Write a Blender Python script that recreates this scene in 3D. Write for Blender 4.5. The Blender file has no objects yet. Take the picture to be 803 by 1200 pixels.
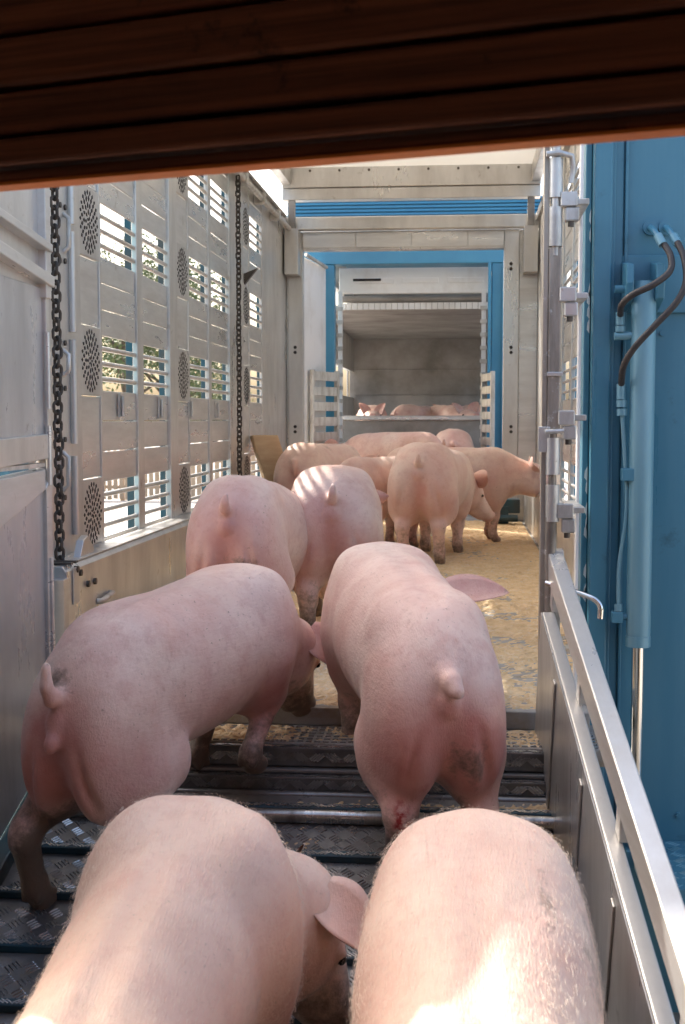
import bpy, math, random
import numpy as np
from mathutils import Vector, Matrix
R = math.radians
rng = random.Random(7)
scene = bpy.context.scene
col = scene.collection

# ------------------------------------------------------------------ camera, sky, sun, exposure
F, CX, CY, H = 1500.0, 401.5, 600.0, 0.92          # photo pixels (803 x 1200); metres above the trailer floor
TH = math.atan(109 / F); PH = math.atan(138.5 / F * math.cos(TH))
fwd = Vector((-math.sin(PH) * math.cos(TH), math.cos(PH) * math.cos(TH), -math.sin(TH)))
rgt = Vector((math.cos(PH), math.sin(PH), 0)); upv = rgt.cross(fwd)
cd = bpy.data.cameras.new('camera'); cam = bpy.data.objects.new('camera', cd); col.objects.link(cam)
cam.matrix_world = Matrix.Translation((0, 0, H)) @ Matrix((rgt, upv, -fwd)).transposed().to_4x4()
cd.sensor_fit = 'VERTICAL'; cd.sensor_height = 36; cd.sensor_width = 24; cd.lens = F / 1200 * 36
cd.clip_start = 0.05; cd.clip_end = 3000
cd.dof.use_dof = True; cd.dof.focus_distance = 4.6; cd.dof.aperture_fstop = 9
scene.camera = cam

SUN = Vector((-0.60, 0.50, 0.64)).normalized()      # towards the sun
world = bpy.data.worlds.new('World'); scene.world = world; world.use_nodes = True
wn = world.node_tree.nodes; wl = world.node_tree.links
sky = wn.new('ShaderNodeTexSky'); sky.sky_type = 'NISHITA'; sky.sun_disc = False
sky.sun_elevation = math.asin(SUN.z); sky.sun_rotation = math.atan2(SUN.x, SUN.y)
sky.dust_density = 6.0; sky.air_density = 1.0; sky.ozone_density = 1.0
wn['Background'].inputs['Strength'].default_value = 0.15
wl.new(sky.outputs[0], wn['Background'].inputs['Color'])
sd = bpy.data.lights.new('sun', 'SUN'); sd.energy = 2.0; sd.angle = R(0.53); sd.color = (1, .955, .89)
sun = bpy.data.objects.new('sun', sd); col.objects.link(sun)
sun.rotation_euler = SUN.to_track_quat('Z', 'Y').to_euler(); sun.location = (-6, 6, 9)
vs = scene.view_settings; vs.view_transform = 'Standard'; vs.look = 'None'; vs.gamma = 1; vs.exposure = 1.92
scene.cycles.max_bounces = 10; scene.cycles.diffuse_bounces = 6

# ------------------------------------------------------------------ pixels to places
def ray(px, py): return rgt * ((px - CX) / F) + upv * ((CY - py) / F) + fwd
def at_y(px, py, Y): r = ray(px, py); return Vector((0, 0, H)) + r * (Y / r.y)
def at_x(px, py, X): r = ray(px, py); return Vector((0, 0, H)) + r * (X / r.x)
def zat(py, Y, px=500): return at_y(px, py, Y).z
def xat(px, Y, py=500): return at_y(px, py, Y).x

# ------------------------------------------------------------------ materials
def mat(name, base=(.5, .5, .5), rough=.5, metal=0.0, noise=None, bump=0.0, bscale=40.0, extra=None, spec=.5):
    """noise = (second colour, scale xyz, low, high)"""
    m = bpy.data.materials.new(name); m.use_nodes = True
    nt = m.node_tree; b = nt.nodes['Principled BSDF']
    b.inputs['Base Color'].default_value = (*base, 1); b.inputs['Roughness'].default_value = rough
    b.inputs['Metallic'].default_value = metal; b.inputs['Specular IOR Level'].default_value = spec
    tc = nt.nodes.new('ShaderNodeTexCoord')
    geo = nt.nodes.new('ShaderNodeNewGeometry')
    if noise:
        c2, sc, lo, hi = noise
        mp = nt.nodes.new('ShaderNodeMapping'); mp.inputs['Scale'].default_value = sc
        nt.links.new(geo.outputs['Position'], mp.inputs['Vector'])
        n = nt.nodes.new('ShaderNodeTexNoise'); n.inputs['Scale'].default_value = 1; n.inputs['Detail'].default_value = 7
        n.inputs['Roughness'].default_value = .65
        nt.links.new(mp.outputs[0], n.inputs['Vector'])
        rp = nt.nodes.new('ShaderNodeMapRange'); rp.inputs['From Min'].default_value = lo; rp.inputs['From Max'].default_value = hi
        nt.links.new(n.outputs['Fac'], rp.inputs['Value'])
        mx = nt.nodes.new('ShaderNodeMix'); mx.data_type = 'RGBA'
        mx.inputs[6].default_value = (*base, 1); mx.inputs[7].default_value = (*c2, 1)
        nt.links.new(rp.outputs[0], mx.inputs[0]); nt.links.new(mx.outputs[2], b.inputs['Base Color'])
        m['mixout'] = mx.name
        rr = nt.nodes.new('ShaderNodeMapRange'); rr.inputs['From Min'].default_value = .3; rr.inputs['From Max'].default_value = .7
        rr.inputs['To Min'].default_value = max(.05, rough - .12); rr.inputs['To Max'].default_value = min(1, rough + .15)
        nt.links.new(n.outputs['Fac'], rr.inputs['Value']); nt.links.new(rr.outputs[0], b.inputs['Roughness'])
    if bump:
        n2 = nt.nodes.new('ShaderNodeTexNoise'); n2.inputs['Scale'].default_value = bscale; n2.inputs['Detail'].default_value = 5
        nt.links.new(geo.outputs['Position'], n2.inputs['Vector'])
        bp = nt.nodes.new('ShaderNodeBump'); bp.inputs['Strength'].default_value = bump; bp.inputs['Distance'].default_value = .01
        nt.links.new(n2.outputs['Fac'], bp.inputs['Height']); nt.links.new(bp.outputs[0], b.inputs['Normal'])
    if extra: extra(m, nt, b, geo)
    return m

def spots(c, scale, lo, hi):
    """a further coat of stains over whatever the base colour is"""
    def f(m, nt, b, geo):
        n = nt.nodes.new('ShaderNodeTexNoise'); n.inputs['Scale'].default_value = scale; n.inputs['Detail'].default_value = 8
        n.inputs['Roughness'].default_value = .7
        nt.links.new(geo.outputs['Position'], n.inputs['Vector'])
        rp = nt.nodes.new('ShaderNodeMapRange'); rp.inputs['From Min'].default_value = lo; rp.inputs['From Max'].default_value = hi
        nt.links.new(n.outputs['Fac'], rp.inputs['Value'])
        mx = nt.nodes.new('ShaderNodeMix'); mx.data_type = 'RGBA'; mx.inputs[7].default_value = (*c, 1)
        src = b.inputs['Base Color'].links[0].from_socket if b.inputs['Base Color'].links else None
        if src: nt.links.new(src, mx.inputs[6])
        else: mx.inputs[6].default_value = b.inputs['Base Color'].default_value
        nt.links.new(rp.outputs[0], mx.inputs[0]); nt.links.new(mx.outputs[2], b.inputs['Base Color'])
    return f

M = {}
M['alu'] = mat('aluminium', (.63, .62, .595), .34, .75, ((.45, .435, .41), (3, 3, .9), .42, .72), .05, 25, spots((.26, .22, .17), 9, .62, .78))
M['alu2'] = mat('aluminium_plank', (.66, .65, .625), .32, .75, ((.48, .465, .44), (1.2, 1.2, 7), .4, .75), .05, 25, spots((.28, .24, .19), 6, .64, .8))
M['galv'] = mat('galvanised_steel', (.58, .57, .54), .4, .6, ((.36, .33, .28), (14, 14, 4), .45, .7), .05, 60, spots((.22, .15, .08), 22, .62, .74))
M['worn'] = mat('worn_post_steel', (.40, .36, .30), .45, .55, ((.17, .14, .11), (18, 18, 2.5), .4, .66), .08, 60, spots((.62, .60, .56), 30, .6, .7))
M['gate'] = mat('brushed_gate_aluminium', (.66, .65, .62), .33, .6, ((.48, .46, .42), (5, 1.2, 8), .4, .75), .04, 30, spots((.30, .27, .22), 14, .64, .8))
M['sheet'] = mat('dull_sheet_metal', (.54, .535, .52), .32, .45, ((.36, .35, .33), (4, 4, 1.0), .38, .7), .08, 9, spots((.12, .10, .08), 12, .62, .8))
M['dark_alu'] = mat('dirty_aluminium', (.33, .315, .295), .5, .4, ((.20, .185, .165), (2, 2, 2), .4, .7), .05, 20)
M['white'] = mat('white_metal', (.74, .74, .72), .4, 0, ((.58, .55, .5), (3, 3, 2), .5, .75), .03, 25)
M['roof'] = mat('fibreglass_roof', (.78, .75, .69), .5, 0, ((.70, .66, .59), (1, 1, 1), .4, .7))
def trans(m):
    nt = m.node_tree; b = nt.nodes['Principled BSDF']; out = nt.nodes['Material Output']
    t = nt.nodes.new('ShaderNodeBsdfTranslucent'); t.inputs['Color'].default_value = (.80, .78, .73, 1)
    mx = nt.nodes.new('ShaderNodeMixShader'); mx.inputs[0].default_value = .42
    nt.links.new(b.outputs[0], mx.inputs[1]); nt.links.new(t.outputs[0], mx.inputs[2]); nt.links.new(mx.outputs[0], out.inputs['Surface'])
trans(M['roof'])
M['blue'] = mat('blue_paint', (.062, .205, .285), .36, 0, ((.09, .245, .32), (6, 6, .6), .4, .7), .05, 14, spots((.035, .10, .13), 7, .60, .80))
M['blue_cyl'] = mat('pale_blue_cylinder', (.14, .31, .375), .34, .1, ((.21, .37, .42), (10, 10, 1.2), .4, .7), .05, 30, spots((.10, .10, .08), 30, .70, .8))
M['blue_far'] = mat('bright_blue_paint', (.035, .20, .34), .4, 0, ((.05, .24, .38), (2, 2, 2), .4, .7))
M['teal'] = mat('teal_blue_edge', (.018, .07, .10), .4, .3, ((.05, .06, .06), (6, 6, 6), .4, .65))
M['chrome'] = mat('chromed_rod', (.75, .73, .68), .12, 1.0)
M['black'] = mat('black_rubber', (.035, .028, .024), .55, 0, ((.06, .05, .045), (30, 30, 30), .4, .7), .2, 90)
M['iron'] = mat('oily_chain_iron', (.045, .038, .032), .6, .2, ((.12, .095, .07), (40, 40, 40), .4, .7), .1, 100)
M['hole'] = mat('dark_hole', (.025, .022, .02), .8)
M['bolt'] = mat('dark_bolt', (.10, .085, .07), .45, .7)
M['tread'] = mat('dark_tread_plate', (.23, .228, .225), .34, .5, ((.12, .112, .10), (7, 7, 7), .35, .65), .1, 60, spots((.17, .135, .085), 8, .58, .75))
M['treadraise'] = mat('worn_tread_bars', (.46, .455, .45), .27, .75, ((.22, .21, .195), (9, 9, 9), .4, .65), .05, 80, spots((.17, .13, .08), 8, .62, .78))
M['floor'] = mat('trailer_floor_plate', (.36, .345, .32), .62, .12, ((.25, .23, .20), (5, 5, 5), .4, .65), .1, 50, spots((.25, .18, .095), 6, .5, .7))
M['tube'] = mat('bright_round_bar', (.5, .49, .46), .3, .8, ((.2, .185, .165), (20, 8, 8), .4, .7), .05, 60)
def bloodspots(m, nt, b, geo): pass
M['blood'] = mat('blood_smear', (.35, .02, .015), .3)
M['wood'] = mat('dark_stained_wood', (.27, .085, .040), .65, 0, ((.085, .026, .014), (1.6, 1.6, 70), .38, .66), .25, 30, spots((.03, .011, .007), 7, .60, .68))
M['woodedge'] = mat('bounce_lit_stained_wood', (.74, .21, .03), .5, 0, ((.58, .15, .02), (1.2, 1.2, 30), .35, .7), .1, 30)  # orange stain, brightened to carry the bounce light on the lintel underside
M['board'] = mat('tan_board', (.52, .37, .21), .6, 0, ((.42, .28, .15), (4, 4, 18), .4, .7), .1, 40)
M['picket'] = mat('fence_wood', (.45, .32, .20), .7, 0, ((.36, .24, .14), (3, 3, 1), .4, .7))
M['gravel'] = mat('pale_gravel', (.44, .41, .36), .9, 0, ((.33, .30, .26), (2, 2, 2), .4, .7), .5, 20)
M['concrete'] = mat('barn_concrete', (.20, .185, .165), .8, 0, ((.13, .12, .105), (2, 2, 2), .4, .7), .3, 20)
M['barn'] = mat('barn_inner_wall', (.40, .31, .23), .8, 0, ((.30, .22, .16), (2, 2, 2), .4, .7), .2, 10)
M['leaf'] = mat('leaves', (.075, .11, .03), .6, 0, ((.11, .135, .045), (3, 3, 3), .4, .6))
M['bark'] = mat('bark', (.10, .075, .05), .9, 0, ((.06, .045, .03), (8, 8, 2), .4, .6), .5, 20)
M['eye'] = mat('eye', (.02, .012, .01), .1)
M['bristle'] = mat('pale_bristle', (.74, .62, .50), .5)

def sawdust_mat():
    m = mat('sawdust', (.76, .56, .325), .9, 0, ((.62, .43, .225), (12, 12, 12), .38, .66), .9, 90, spots((.72, .60, .44), 45, .52, .66))
    return m
M['sawdust'] = sawdust_mat()

def pig_mat():
    m = bpy.data.materials.new('pig_skin'); m.use_nodes = True
    nt = m.node_tree; N = nt.nodes; L = nt.links; b = N['Principled BSDF']
    tc = N.new('ShaderNodeTexCoord'); at = N.new('ShaderNodeAttribute'); at.attribute_name = 'marks'
    sep = N.new('ShaderNodeSeparateColor'); L.new(at.outputs['Color'], sep.inputs[0])
    def noise(scale, det=5, vec=None, rough=.6):
        n = N.new('ShaderNodeTexNoise'); n.inputs['Scale'].default_value = scale; n.inputs['Detail'].default_value = det
        n.inputs['Roughness'].default_value = rough
        L.new(vec or tc.outputs['Object'], n.inputs['Vector']); return n.outputs['Fac']
    def mr(v, a, c, d=0.0, e=1.0):
        n = N.new('ShaderNodeMapRange'); n.inputs['From Min'].default_value = a; n.inputs['From Max'].default_value = c
        n.inputs['To Min'].default_value = d; n.inputs['To Max'].default_value = e; L.new(v, n.inputs['Value']); return n.outputs[0]
    def mth(op, a, c):
        n = N.new('ShaderNodeMath'); n.operation = op; n.use_clamp = op != 'SUBTRACT'
        for i, v in enumerate((a, c)):
            if isinstance(v, (int, float)): n.inputs[i].default_value = v
            else: L.new(v, n.inputs[i])
        return n.outputs[0]
    def mix(f, a, c):
        n = N.new('ShaderNodeMix'); n.data_type = 'RGBA'
        for i, v in ((0, f), (6, a), (7, c)):
            if isinstance(v, tuple): n.inputs[i].default_value = (*v, 1)
            elif isinstance(v, (int, float)): n.inputs[i].default_value = v
            else: L.new(v, n.inputs[i])
        return n.outputs[2]
    oi = N.new('ShaderNodeObjectInfo')
    ad = N.new('ShaderNodeVectorMath'); ad.operation = 'ADD'; L.new(tc.outputs['Object'], ad.inputs[0])
    sc = N.new('ShaderNodeVectorMath'); sc.operation = 'SCALE'; sc.inputs[0].default_value = (13, 7, 9); L.new(oi.outputs['Random'], sc.inputs['Scale'])
    L.new(sc.outputs[0], ad.inputs[1]); V = ad.outputs[0]
    c = mix(mr(noise(4, 4, V), .35, .68), (.79, .56, .46), (.655, .345, .275))
    c = mix(mr(noise(2.2, 3, V), .5, .75, 0, .55), c, (.76, .57, .44))                      # paler, haired back
    c = mix(mr(noise(14, 6, V, .7), .48, .68, 0, .55), c, (.56, .24, .19))
    c = mix(mr(noise(48, 5, V, .7), .53, .70, 0, .42), c, (.46, .205, .155))
    c = mix(mth('MULTIPLY', mr(noise(85, 2, V), .67, .74), mr(noise(5, 3, V), .45, .60, 0, .85)), c, (.16, .085, .055))                      # fine blotches
    bl = mth('MULTIPLY', sep.outputs[1], mr(noise(9, 5, V), .2, .65, .55, 1.0))
    c = mix(bl, c, (.44, .10, .085))
    # scattered muck: small brown spots all over, more where the mask says so
    mp = N.new('ShaderNodeMapping'); mp.inputs['Scale'].default_value = (1, .7, 1); L.new(V, mp.inputs[0])
    d1 = mth('ADD', mth('MULTIPLY', sep.outputs[0], 1.0), 0.0)
    dn = noise(26, 8, mp.outputs[0], .75)
    dm = mr(mth('ADD', mth('MULTIPLY', d1, .55), mth('MULTIPLY', dn, .62)), .43, .64)
    c = mix(mth('MULTIPLY', dm, .86), c, (.085, .052, .030))
    dm2 = mth('MULTIPLY', dm, .7)
    # scratches
    mp2 = N.new('ShaderNodeMapping'); mp2.inputs['Scale'].default_value = (34, 5, 20); mp2.inputs['Rotation'].default_value = (.3, .2, .5)
    L.new(V, mp2.inputs[0])
    scn = mth('MULTIPLY', mr(noise(1.0, 3, mp2.outputs[0]), .69, .76), mr(noise(3, 2, V), .5, .65))
    c = mix(mth('MULTIPLY', scn, .6), c, (.36, .09, .07))
    c = mix(mth('MULTIPLY', at.outputs['Alpha'], mr(noise(5, 4, V), .3, .6, .55, 1.0)), c, (.78, .615, .485))
    c = mix(dm2, c, (.085, .052, .030))
    c = mix(mth('MULTIPLY', sep.outputs[2], mr(noise(45, 5, V), .42, .58)), c, (.30, .025, .02))                                             # fresh blood
    L.new(c, b.inputs['Base Color'])
    b.inputs['Roughness'].default_value = .52; b.inputs['Specular IOR Level'].default_value = .4
    b.inputs['Subsurface Weight'].default_value = .12; b.inputs['Subsurface Radius'].default_value = (.02, .008, .005)
    b.inputs['Subsurface Scale'].default_value = .6
    b.inputs['Sheen Weight'].default_value = .15; b.inputs['Sheen Roughness'].default_value = .4; b.inputs['Sheen Tint'].default_value = (1, .9, .8, 1)
    mp3 = N.new('ShaderNodeMapping'); mp3.inputs['Scale'].default_value = (260, 34, 120); L.new(tc.outputs['Object'], mp3.inputs[0])
    hn = noise(1.0, 3, mp3.outputs[0])
    wr = noise(30, 5)
    hh = mth('ADD', mth('MULTIPLY', hn, .5), mth('MULTIPLY', wr, .5))
    bp = N.new('ShaderNodeBump'); bp.inputs['Strength'].default_value = .5; bp.inputs['Distance'].default_value = .007
    L.new(hh, bp.inputs['Height']); L.new(bp.outputs[0], b.inputs['Normal'])
    return m
M['pig'] = pig_mat()

# ------------------------------------------------------------------ mesh building
def tag(o, label, cat, group=None, kind=None):
    if label: o['label'] = label
    if cat: o['category'] = cat
    if group: o['group'] = group
    if kind: o['kind'] = kind
    return o

def empty(name, loc):
    o = bpy.data.objects.new(name, None); col.objects.link(o); o.location = loc; o.empty_display_size = .1
    return o

def wloc(o):
    v = Vector((0, 0, 0))
    while o is not None: v = v + o.location; o = o.parent
    return v

class MB:
    def __init__(s): s.v = []; s.f = []; s.sm = []
    def add(s, vs, fs, smooth=False):
        o = len(s.v); s.v += [tuple(v) for v in vs]; s.f += [tuple(i + o for i in f) for f in fs]; s.sm += [smooth] * len(fs); return s
    def box(s, x0, x1, y0, y1, z0, z1):
        x0, x1 = min(x0, x1), max(x0, x1); y0, y1 = min(y0, y1), max(y0, y1); z0, z1 = min(z0, z1), max(z0, z1)
        return s.add([(x0, y0, z0), (x1, y0, z0), (x1, y1, z0), (x0, y1, z0), (x0, y0, z1), (x1, y0, z1), (x1, y1, z1), (x0, y1, z1)],
                     [(0, 3, 2, 1), (4, 5, 6, 7), (0, 1, 5, 4), (1, 2, 6, 5), (2, 3, 7, 6), (3, 0, 4, 7)])
    def obox(s, c, ax, ay, az, hx, hy, hz):
        c = Vector(c); ax, ay, az = Vector(ax).normalized() * hx, Vector(ay).normalized() * hy, Vector(az).normalized() * hz
        p = [c + ax * i + ay * j + az * k for k in (-1, 1) for i, j in ((-1, -1), (1, -1), (1, 1), (-1, 1))]
        return s.add(p, [(0, 3, 2, 1), (4, 5, 6, 7), (0, 1, 5, 4), (1, 2, 6, 5), (2, 3, 7, 6), (3, 0, 4, 7)])
    def prism(s, poly, off):
        """poly: 3D points, extruded by vector off"""
        n = len(poly); off = Vector(off); p = [Vector(q) for q in poly]
        return s.add(p + [q + off for q in p], [tuple(range(n))[::-1], tuple(range(n, 2 * n))] + [(i, (i + 1) % n, (i + 1) % n + n, i + n) for i in range(n)])
    def tube(s, pts, r, n=10, cap=True):
        pts = [Vector(p) for p in pts]; rr = r if isinstance(r, (list, tuple)) else [r] * len(pts)
        vs, fs = [], []; prev = None
        for i, p in enumerate(pts):
            t = (pts[min(i + 1, len(pts) - 1)] - pts[max(i - 1, 0)]).normalized()
            if prev is None: u = t.cross(Vector((0, 0, 1)) if abs(t.z) < .9 else Vector((1, 0, 0))).normalized()
            else: u = (prev - t * prev.dot(t)).normalized()
            prev = u; w = t.cross(u)
            for k in range(n): a = 2 * math.pi * k / n; vs.append(p + (u * math.cos(a) + w * math.sin(a)) * rr[i])
        for i in range(len(pts) - 1):
            for k in range(n): fs.append((i * n + k, i * n + (k + 1) % n, (i + 1) * n + (k + 1) % n, (i + 1) * n + k))
        s.add(vs, fs, True)
        if cap:
            m = len(pts)
            s.add(vs[:n], [tuple(range(n))[::-1]]); s.add(vs[(m - 1) * n:], [tuple(range(n))])
        return s
    def build(s, name, m, parent=None, bevel=0.0, base=None):
        base = Vector(base) if base is not None else (wloc(parent) if parent else Vector((0, 0, 0)))
        me = bpy.data.meshes.new(name)
        me.from_pydata([(v[0] - base.x, v[1] - base.y, v[2] - base.z) for v in s.v], [], s.f)
        me.polygons.foreach_set('use_smooth', s.sm); me.materials.append(m if not isinstance(m, str) else M[m]); me.update()
        o = bpy.data.objects.new(name, me); col.objects.link(o)
        if parent: o.parent = parent; o.location = base - wloc(parent)
        else: o.location = base
        if bevel:
            b = o.modifiers.new('bevel', 'BEVEL'); b.width = bevel; b.segments = 2; b.limit_method = 'ANGLE'; b.angle_limit = R(50)
        return o

_cache = {}
def inst(name, key, maker, m, parent, loc, rot=(0, 0, 0), bevel=0.0):
    """objects that share one mesh: maker() returns an MB centred on the origin"""
    if key not in _cache:
        o = maker().build(name, m, None, 0); me = o.data; bpy.data.objects.remove(o); _cache[key] = me
    o = bpy.data.objects.new(name, _cache[key]); col.objects.link(o)
    if parent: o.parent = parent; o.location = Vector(loc) - wloc(parent)
    else: o.location = loc
    o.rotation_euler = rot
    if bevel:
        b = o.modifiers.new('bevel', 'BEVEL'); b.width = bevel; b.segments = 1; b.limit_method = 'ANGLE'
    return o
def boxpart(name, m, parent, x0, x1, y0, y1, z0, z1, bevel=.002):
    dx, dy, dz = abs(x1 - x0), abs(y1 - y0), abs(z1 - z0)
    return inst(name, ('box', name, str(m), round(dx, 4), round(dy, 4), round(dz, 4)), lambda: MB().box(-dx / 2, dx / 2, -dy / 2, dy / 2, -dz / 2, dz / 2), m, parent,
                ((x0 + x1) / 2, (y0 + y1) / 2, (z0 + z1) / 2), bevel=bevel)
def bolt(parent, p, axis='x', r=.012, h=.012, m='bolt'):
    a = {'x': (1, 0, 0), 'y': (0, 1, 0), 'z': (0, 0, 1)}[axis]
    return inst('bolt', ('bolt', axis, r, h, m), lambda: MB().tube([Vector(a) * -h, Vector(a) * h], r, 6), m, parent, p)

# ------------------------------------------------------------------ ground
GZ = -1.10
def RZ(d): return -1.29 + .3 * d                      # height of the ramp plate at distance d
g = MB().box(-400, 400, -60, 900, GZ - .5, GZ).build('ground', 'gravel'); g['kind'] = 'structure'
g = MB().box(-3.4, 3.4, -5, 2.1, GZ, GZ + .02).build('barn_floor', 'concrete'); g['kind'] = 'structure'

# ------------------------------------------------------------------ livestock trailer
XL, XR = -1.585, .68
tr = tag(empty('livestock_trailer', (-.45, 8, 0)), 'aluminium livestock trailer with slatted side windows and sawdust floor', 'trailer')
FZ0, YT, YE = 0.0, 4.01, 11.72
RPE = at_x(68, 450, XL).y - .002
MB().prism([(-1.42, YT, -.058), (.41, YT, -.058), (.41, 4.58, -.058), (XR, 4.58, -.058), (XR, 11.9, -.058), (XL, 11.9, -.058), (XL, 4.58, -.058), (-1.42, 4.58, -.058)], (0, 0, .058)).build('floor', 'floor', tr, .004)
MB().box(XL - .06, XL + .01, 4.53, RPE, -.05, 2.9).build('sun_block_panel', 'alu', tr, .004)  # added out of sight to stop sun streaks on the pigs
st = MB().box(-1.2, .45, 3.7845, YT + .09, -.11, -.0588).build('entry_step', 'floor', tr, .004)
# slotted surface of the step
mb = MB()
x = -1.19
while x < .44:
    for y in (3.80, 3.835, 3.87, 3.905, 3.94, 3.975):
        mb.box(x, x + .018, y, y + .014, -.0588, -.0553)
    x += .026
o = mb.build('grip_bars', 'treadraise', st); o['kind'] = 'stuff'
def dw(px, py=450): return at_x(px, py, XL).y
rows = [(.395, .64), (1.05, 1.29), (1.64, 1.87), (2.22, 2.44)]
WT = 2.66
def side_wall(X, sgn, bays, fans, posts, y_end, label):
    """sgn +1: inner face looks to +X (left wall)"""
    xi, xo = X, X - sgn * .018
    w = MB()
    for a, b, pr in posts: w.box(xo, xi + sgn * pr, a, b, .02, WT)
    w.box(xo - sgn * .03, xi + sgn * .03, posts[0][0], y_end, WT, WT + .07)
    wall = w.build('side_wall', 'alu', tr, .003)
    for bi, (a, b) in enumerate(bays):
        gaps = [(.37, .395), (.64, 1.05), (1.29, 1.64), (1.87, 2.22), (2.44, WT)]
        for z0, z1 in gaps:
            n = max(1, round((z1 - z0) / .122))
            for k in range(n):
                q0 = z0 + (z1 - z0) * k / n; q1 = z0 + (z1 - z0) * (k + 1) / n - .004
                e = rng.uniform(-.0025, .0025)
                boxpart('plank', 'alu2', wall, xo + sgn * .004 + e, xi - sgn * .002 + e, a + .001, b - .001, q0, q1, .003)
        for z0, z1 in rows:
            for t in (.24, .52, .80):
                L = b - a
                inst('window_bar', ('wbar', round(L, 3)), lambda: MB().tube([(0, -L / 2, 0), (0, L / 2, 0)], .0115, 8), 'alu', wall,
                     (xi - sgn * .009, (a + b) / 2, z1 + (z0 - z1) * t))
    for a, b in fans:
        zz = [.37]
        for z0, z1 in rows: zz += [(z0 + z1) / 2 - .15, (z0 + z1) / 2 + .15]
        zz.append(WT)
        for k in range(len(zz) - 1):
            if zz[k + 1] - zz[k] < .02: continue
            z0, z1 = zz[k], zz[k + 1] - .004
            if k % 2:
                v = boxpart('vent_plate', 'alu', wall, xo, xi + sgn * .006, a + .004, b - .004, z0, z1, .003)
                cy, cz = (a + b) / 2, (z0 + z1) / 2; rad = min(.13, (b - a) * .46)
                def petals(rad=rad):
                    m_ = MB()
                    for ring, (rr, n, L, wd) in enumerate(((.13, 5, .07, .045), (.33, 9, .085, .058), (.55, 14, .095, .066), (.77, 18, .10, .068), (.96, 22, .08, .062))):
                        for i in range(n):
                            an = 2 * math.pi * (i + .5 * (ring % 2)) / n; c, s_ = math.cos(an), math.sin(an)
                            P = [(rr - L, 0), (rr, -wd), (rr + L, 0), (rr, wd)]
                            m_.prism([(0, (p * c - q * s_) * rad, (p * s_ + q * c) * rad) for p, q in P], (sgn * .0025, 0, 0))
                    return m_
                o = inst('vent_slots', ('petals', round(rad, 4), sgn), petals, 'hole', v, (xi + sgn * .0058, cy, cz)); o['kind'] = 'stuff'  # raised dark petals, colour stands for the shade inside the perforations
                for dy, dz in ((-.9, -1), (.9, -1), (-.9, 1), (.9, 1)): pass
            else:
                boxpart('plank', 'alu2', wall, xo + sgn * .006, xi - sgn * .002, a + .002, b - .002, z0, z1, .003)
    return wall
S = [dw(p) for p in (68, 92, 117, 119, 160, 167, 197, 206, 221, 222, 244, 247, 268, 284, 292, 293, 307, 335)]
bays = [(S[3], S[4]), (S[5], S[6]), (S[9], S[10]), (S[11], S[12]), (S[15], S[16])]
fans = [(S[1] + .01, S[2]), (S[7], S[8]), (S[13], S[14])]
posts = [(S[0], S[1] + .01, .012), (S[2], S[3], .006), (S[4], S[5], .008), (S[6], S[7], .014), (S[8], S[9], .004), (S[10], S[11], .008), (S[12], S[13], .012),
         (S[14], S[15], .004), (S[16], YE, .004)]
wl_ = side_wall(XL, 1, bays, fans, posts, YE, 'left')
# mirrored right-hand wall
wr_ = side_wall(XR, -1, bays, fans, posts, YE, 'right')
# outer blue uprights, seen through the windows
for a, b in bays:
    y = b * (1.70 / 1.585) - .14
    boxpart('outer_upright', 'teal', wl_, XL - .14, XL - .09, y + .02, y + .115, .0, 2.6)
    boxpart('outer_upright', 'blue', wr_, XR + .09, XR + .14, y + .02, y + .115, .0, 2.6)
# bottom sill boxes
lx = -1.455
MB().prism([(XL + .002, 4.62, 0), (XL + .002, 4.62, .372), (lx - .02, 4.62, .372), (lx, 4.62, .352), (lx, 4.62, 0)], (0, YE - 4.62 - .02, 0)).build('sill', 'alu', wl_, .004)
MB().prism([(XR - .002, 4.62, 0), (.57, 4.62, 0), (.57, 4.62, .352), (.59, 4.62, .372), (XR - .002, 4.62, .372)], (0, YE - 4.62 - .02, 0)).build('sill', 'alu', wr_, .004)
for y0, y1 in ((4.78, 5.25), (5.26, 6.2), (6.21, 7.4), (7.41, 9.0), (9.01, 11.5)):
    boxpart('sill_cap', 'alu', wl_, XL + .012, lx - .012, y0, y1, .373, .378, .001)
boxpart('sill_end', 'alu2', wl_, XL, lx + .006, 4.56, 4.618, 0, .33)
for y in (4.66, 4.72): boxpart('strap', 'bolt', wl_, XL + .03, lx + .004, y, y + .03, .374, .382)
for y in (4.68,): boxpart('strap', 'galv', wl_, lx + .001, lx + .006, y, y + .07, .22, .36)
p = at_x(103, 655, lx - .03)
MB().prism([(p.x - .03, p.y - .10, .376), (p.x - .03, p.y + .09, .376), (p.x - .03, p.y + .09, .40), (p.x - .03, p.y + .01, .455), (p.x - .03, p.y - .05, .44)], (.03, 0, 0)).build('lug', 'alu', wl_, .003)
for px, py in ((103, 684), (111, 681), (103, 733), (111, 729), (90, 667), (94, 671)):
    q = at_x(px, py, lx + .003); bolt(wl_, q, 'x', .014, .008)
q = at_x(125, 698, lx + .015)
MB().tube([(lx, q.y - .09, q.z - .01), (lx + .02, q.y - .08, q.z - .01), (lx + .02, q.y + .08, q.z + .0), (lx, q.y + .09, q.z)], .012, 8).build('grab_handle', 'galv', wl_)
for px, py in ((144, 475), (190, 478), (225, 479), (256, 480)):
    q = at_x(px, py, XL + .02)
    inst('latch_handle', 'lh', lambda: MB().box(-.006, .006, -.014, .014, -.055, .055).tube([(.014, 0, -.05), (.014, 0, .045)], .008, 6), 'galv', wl_, (XL + .006, q.y, q.z))
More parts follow.
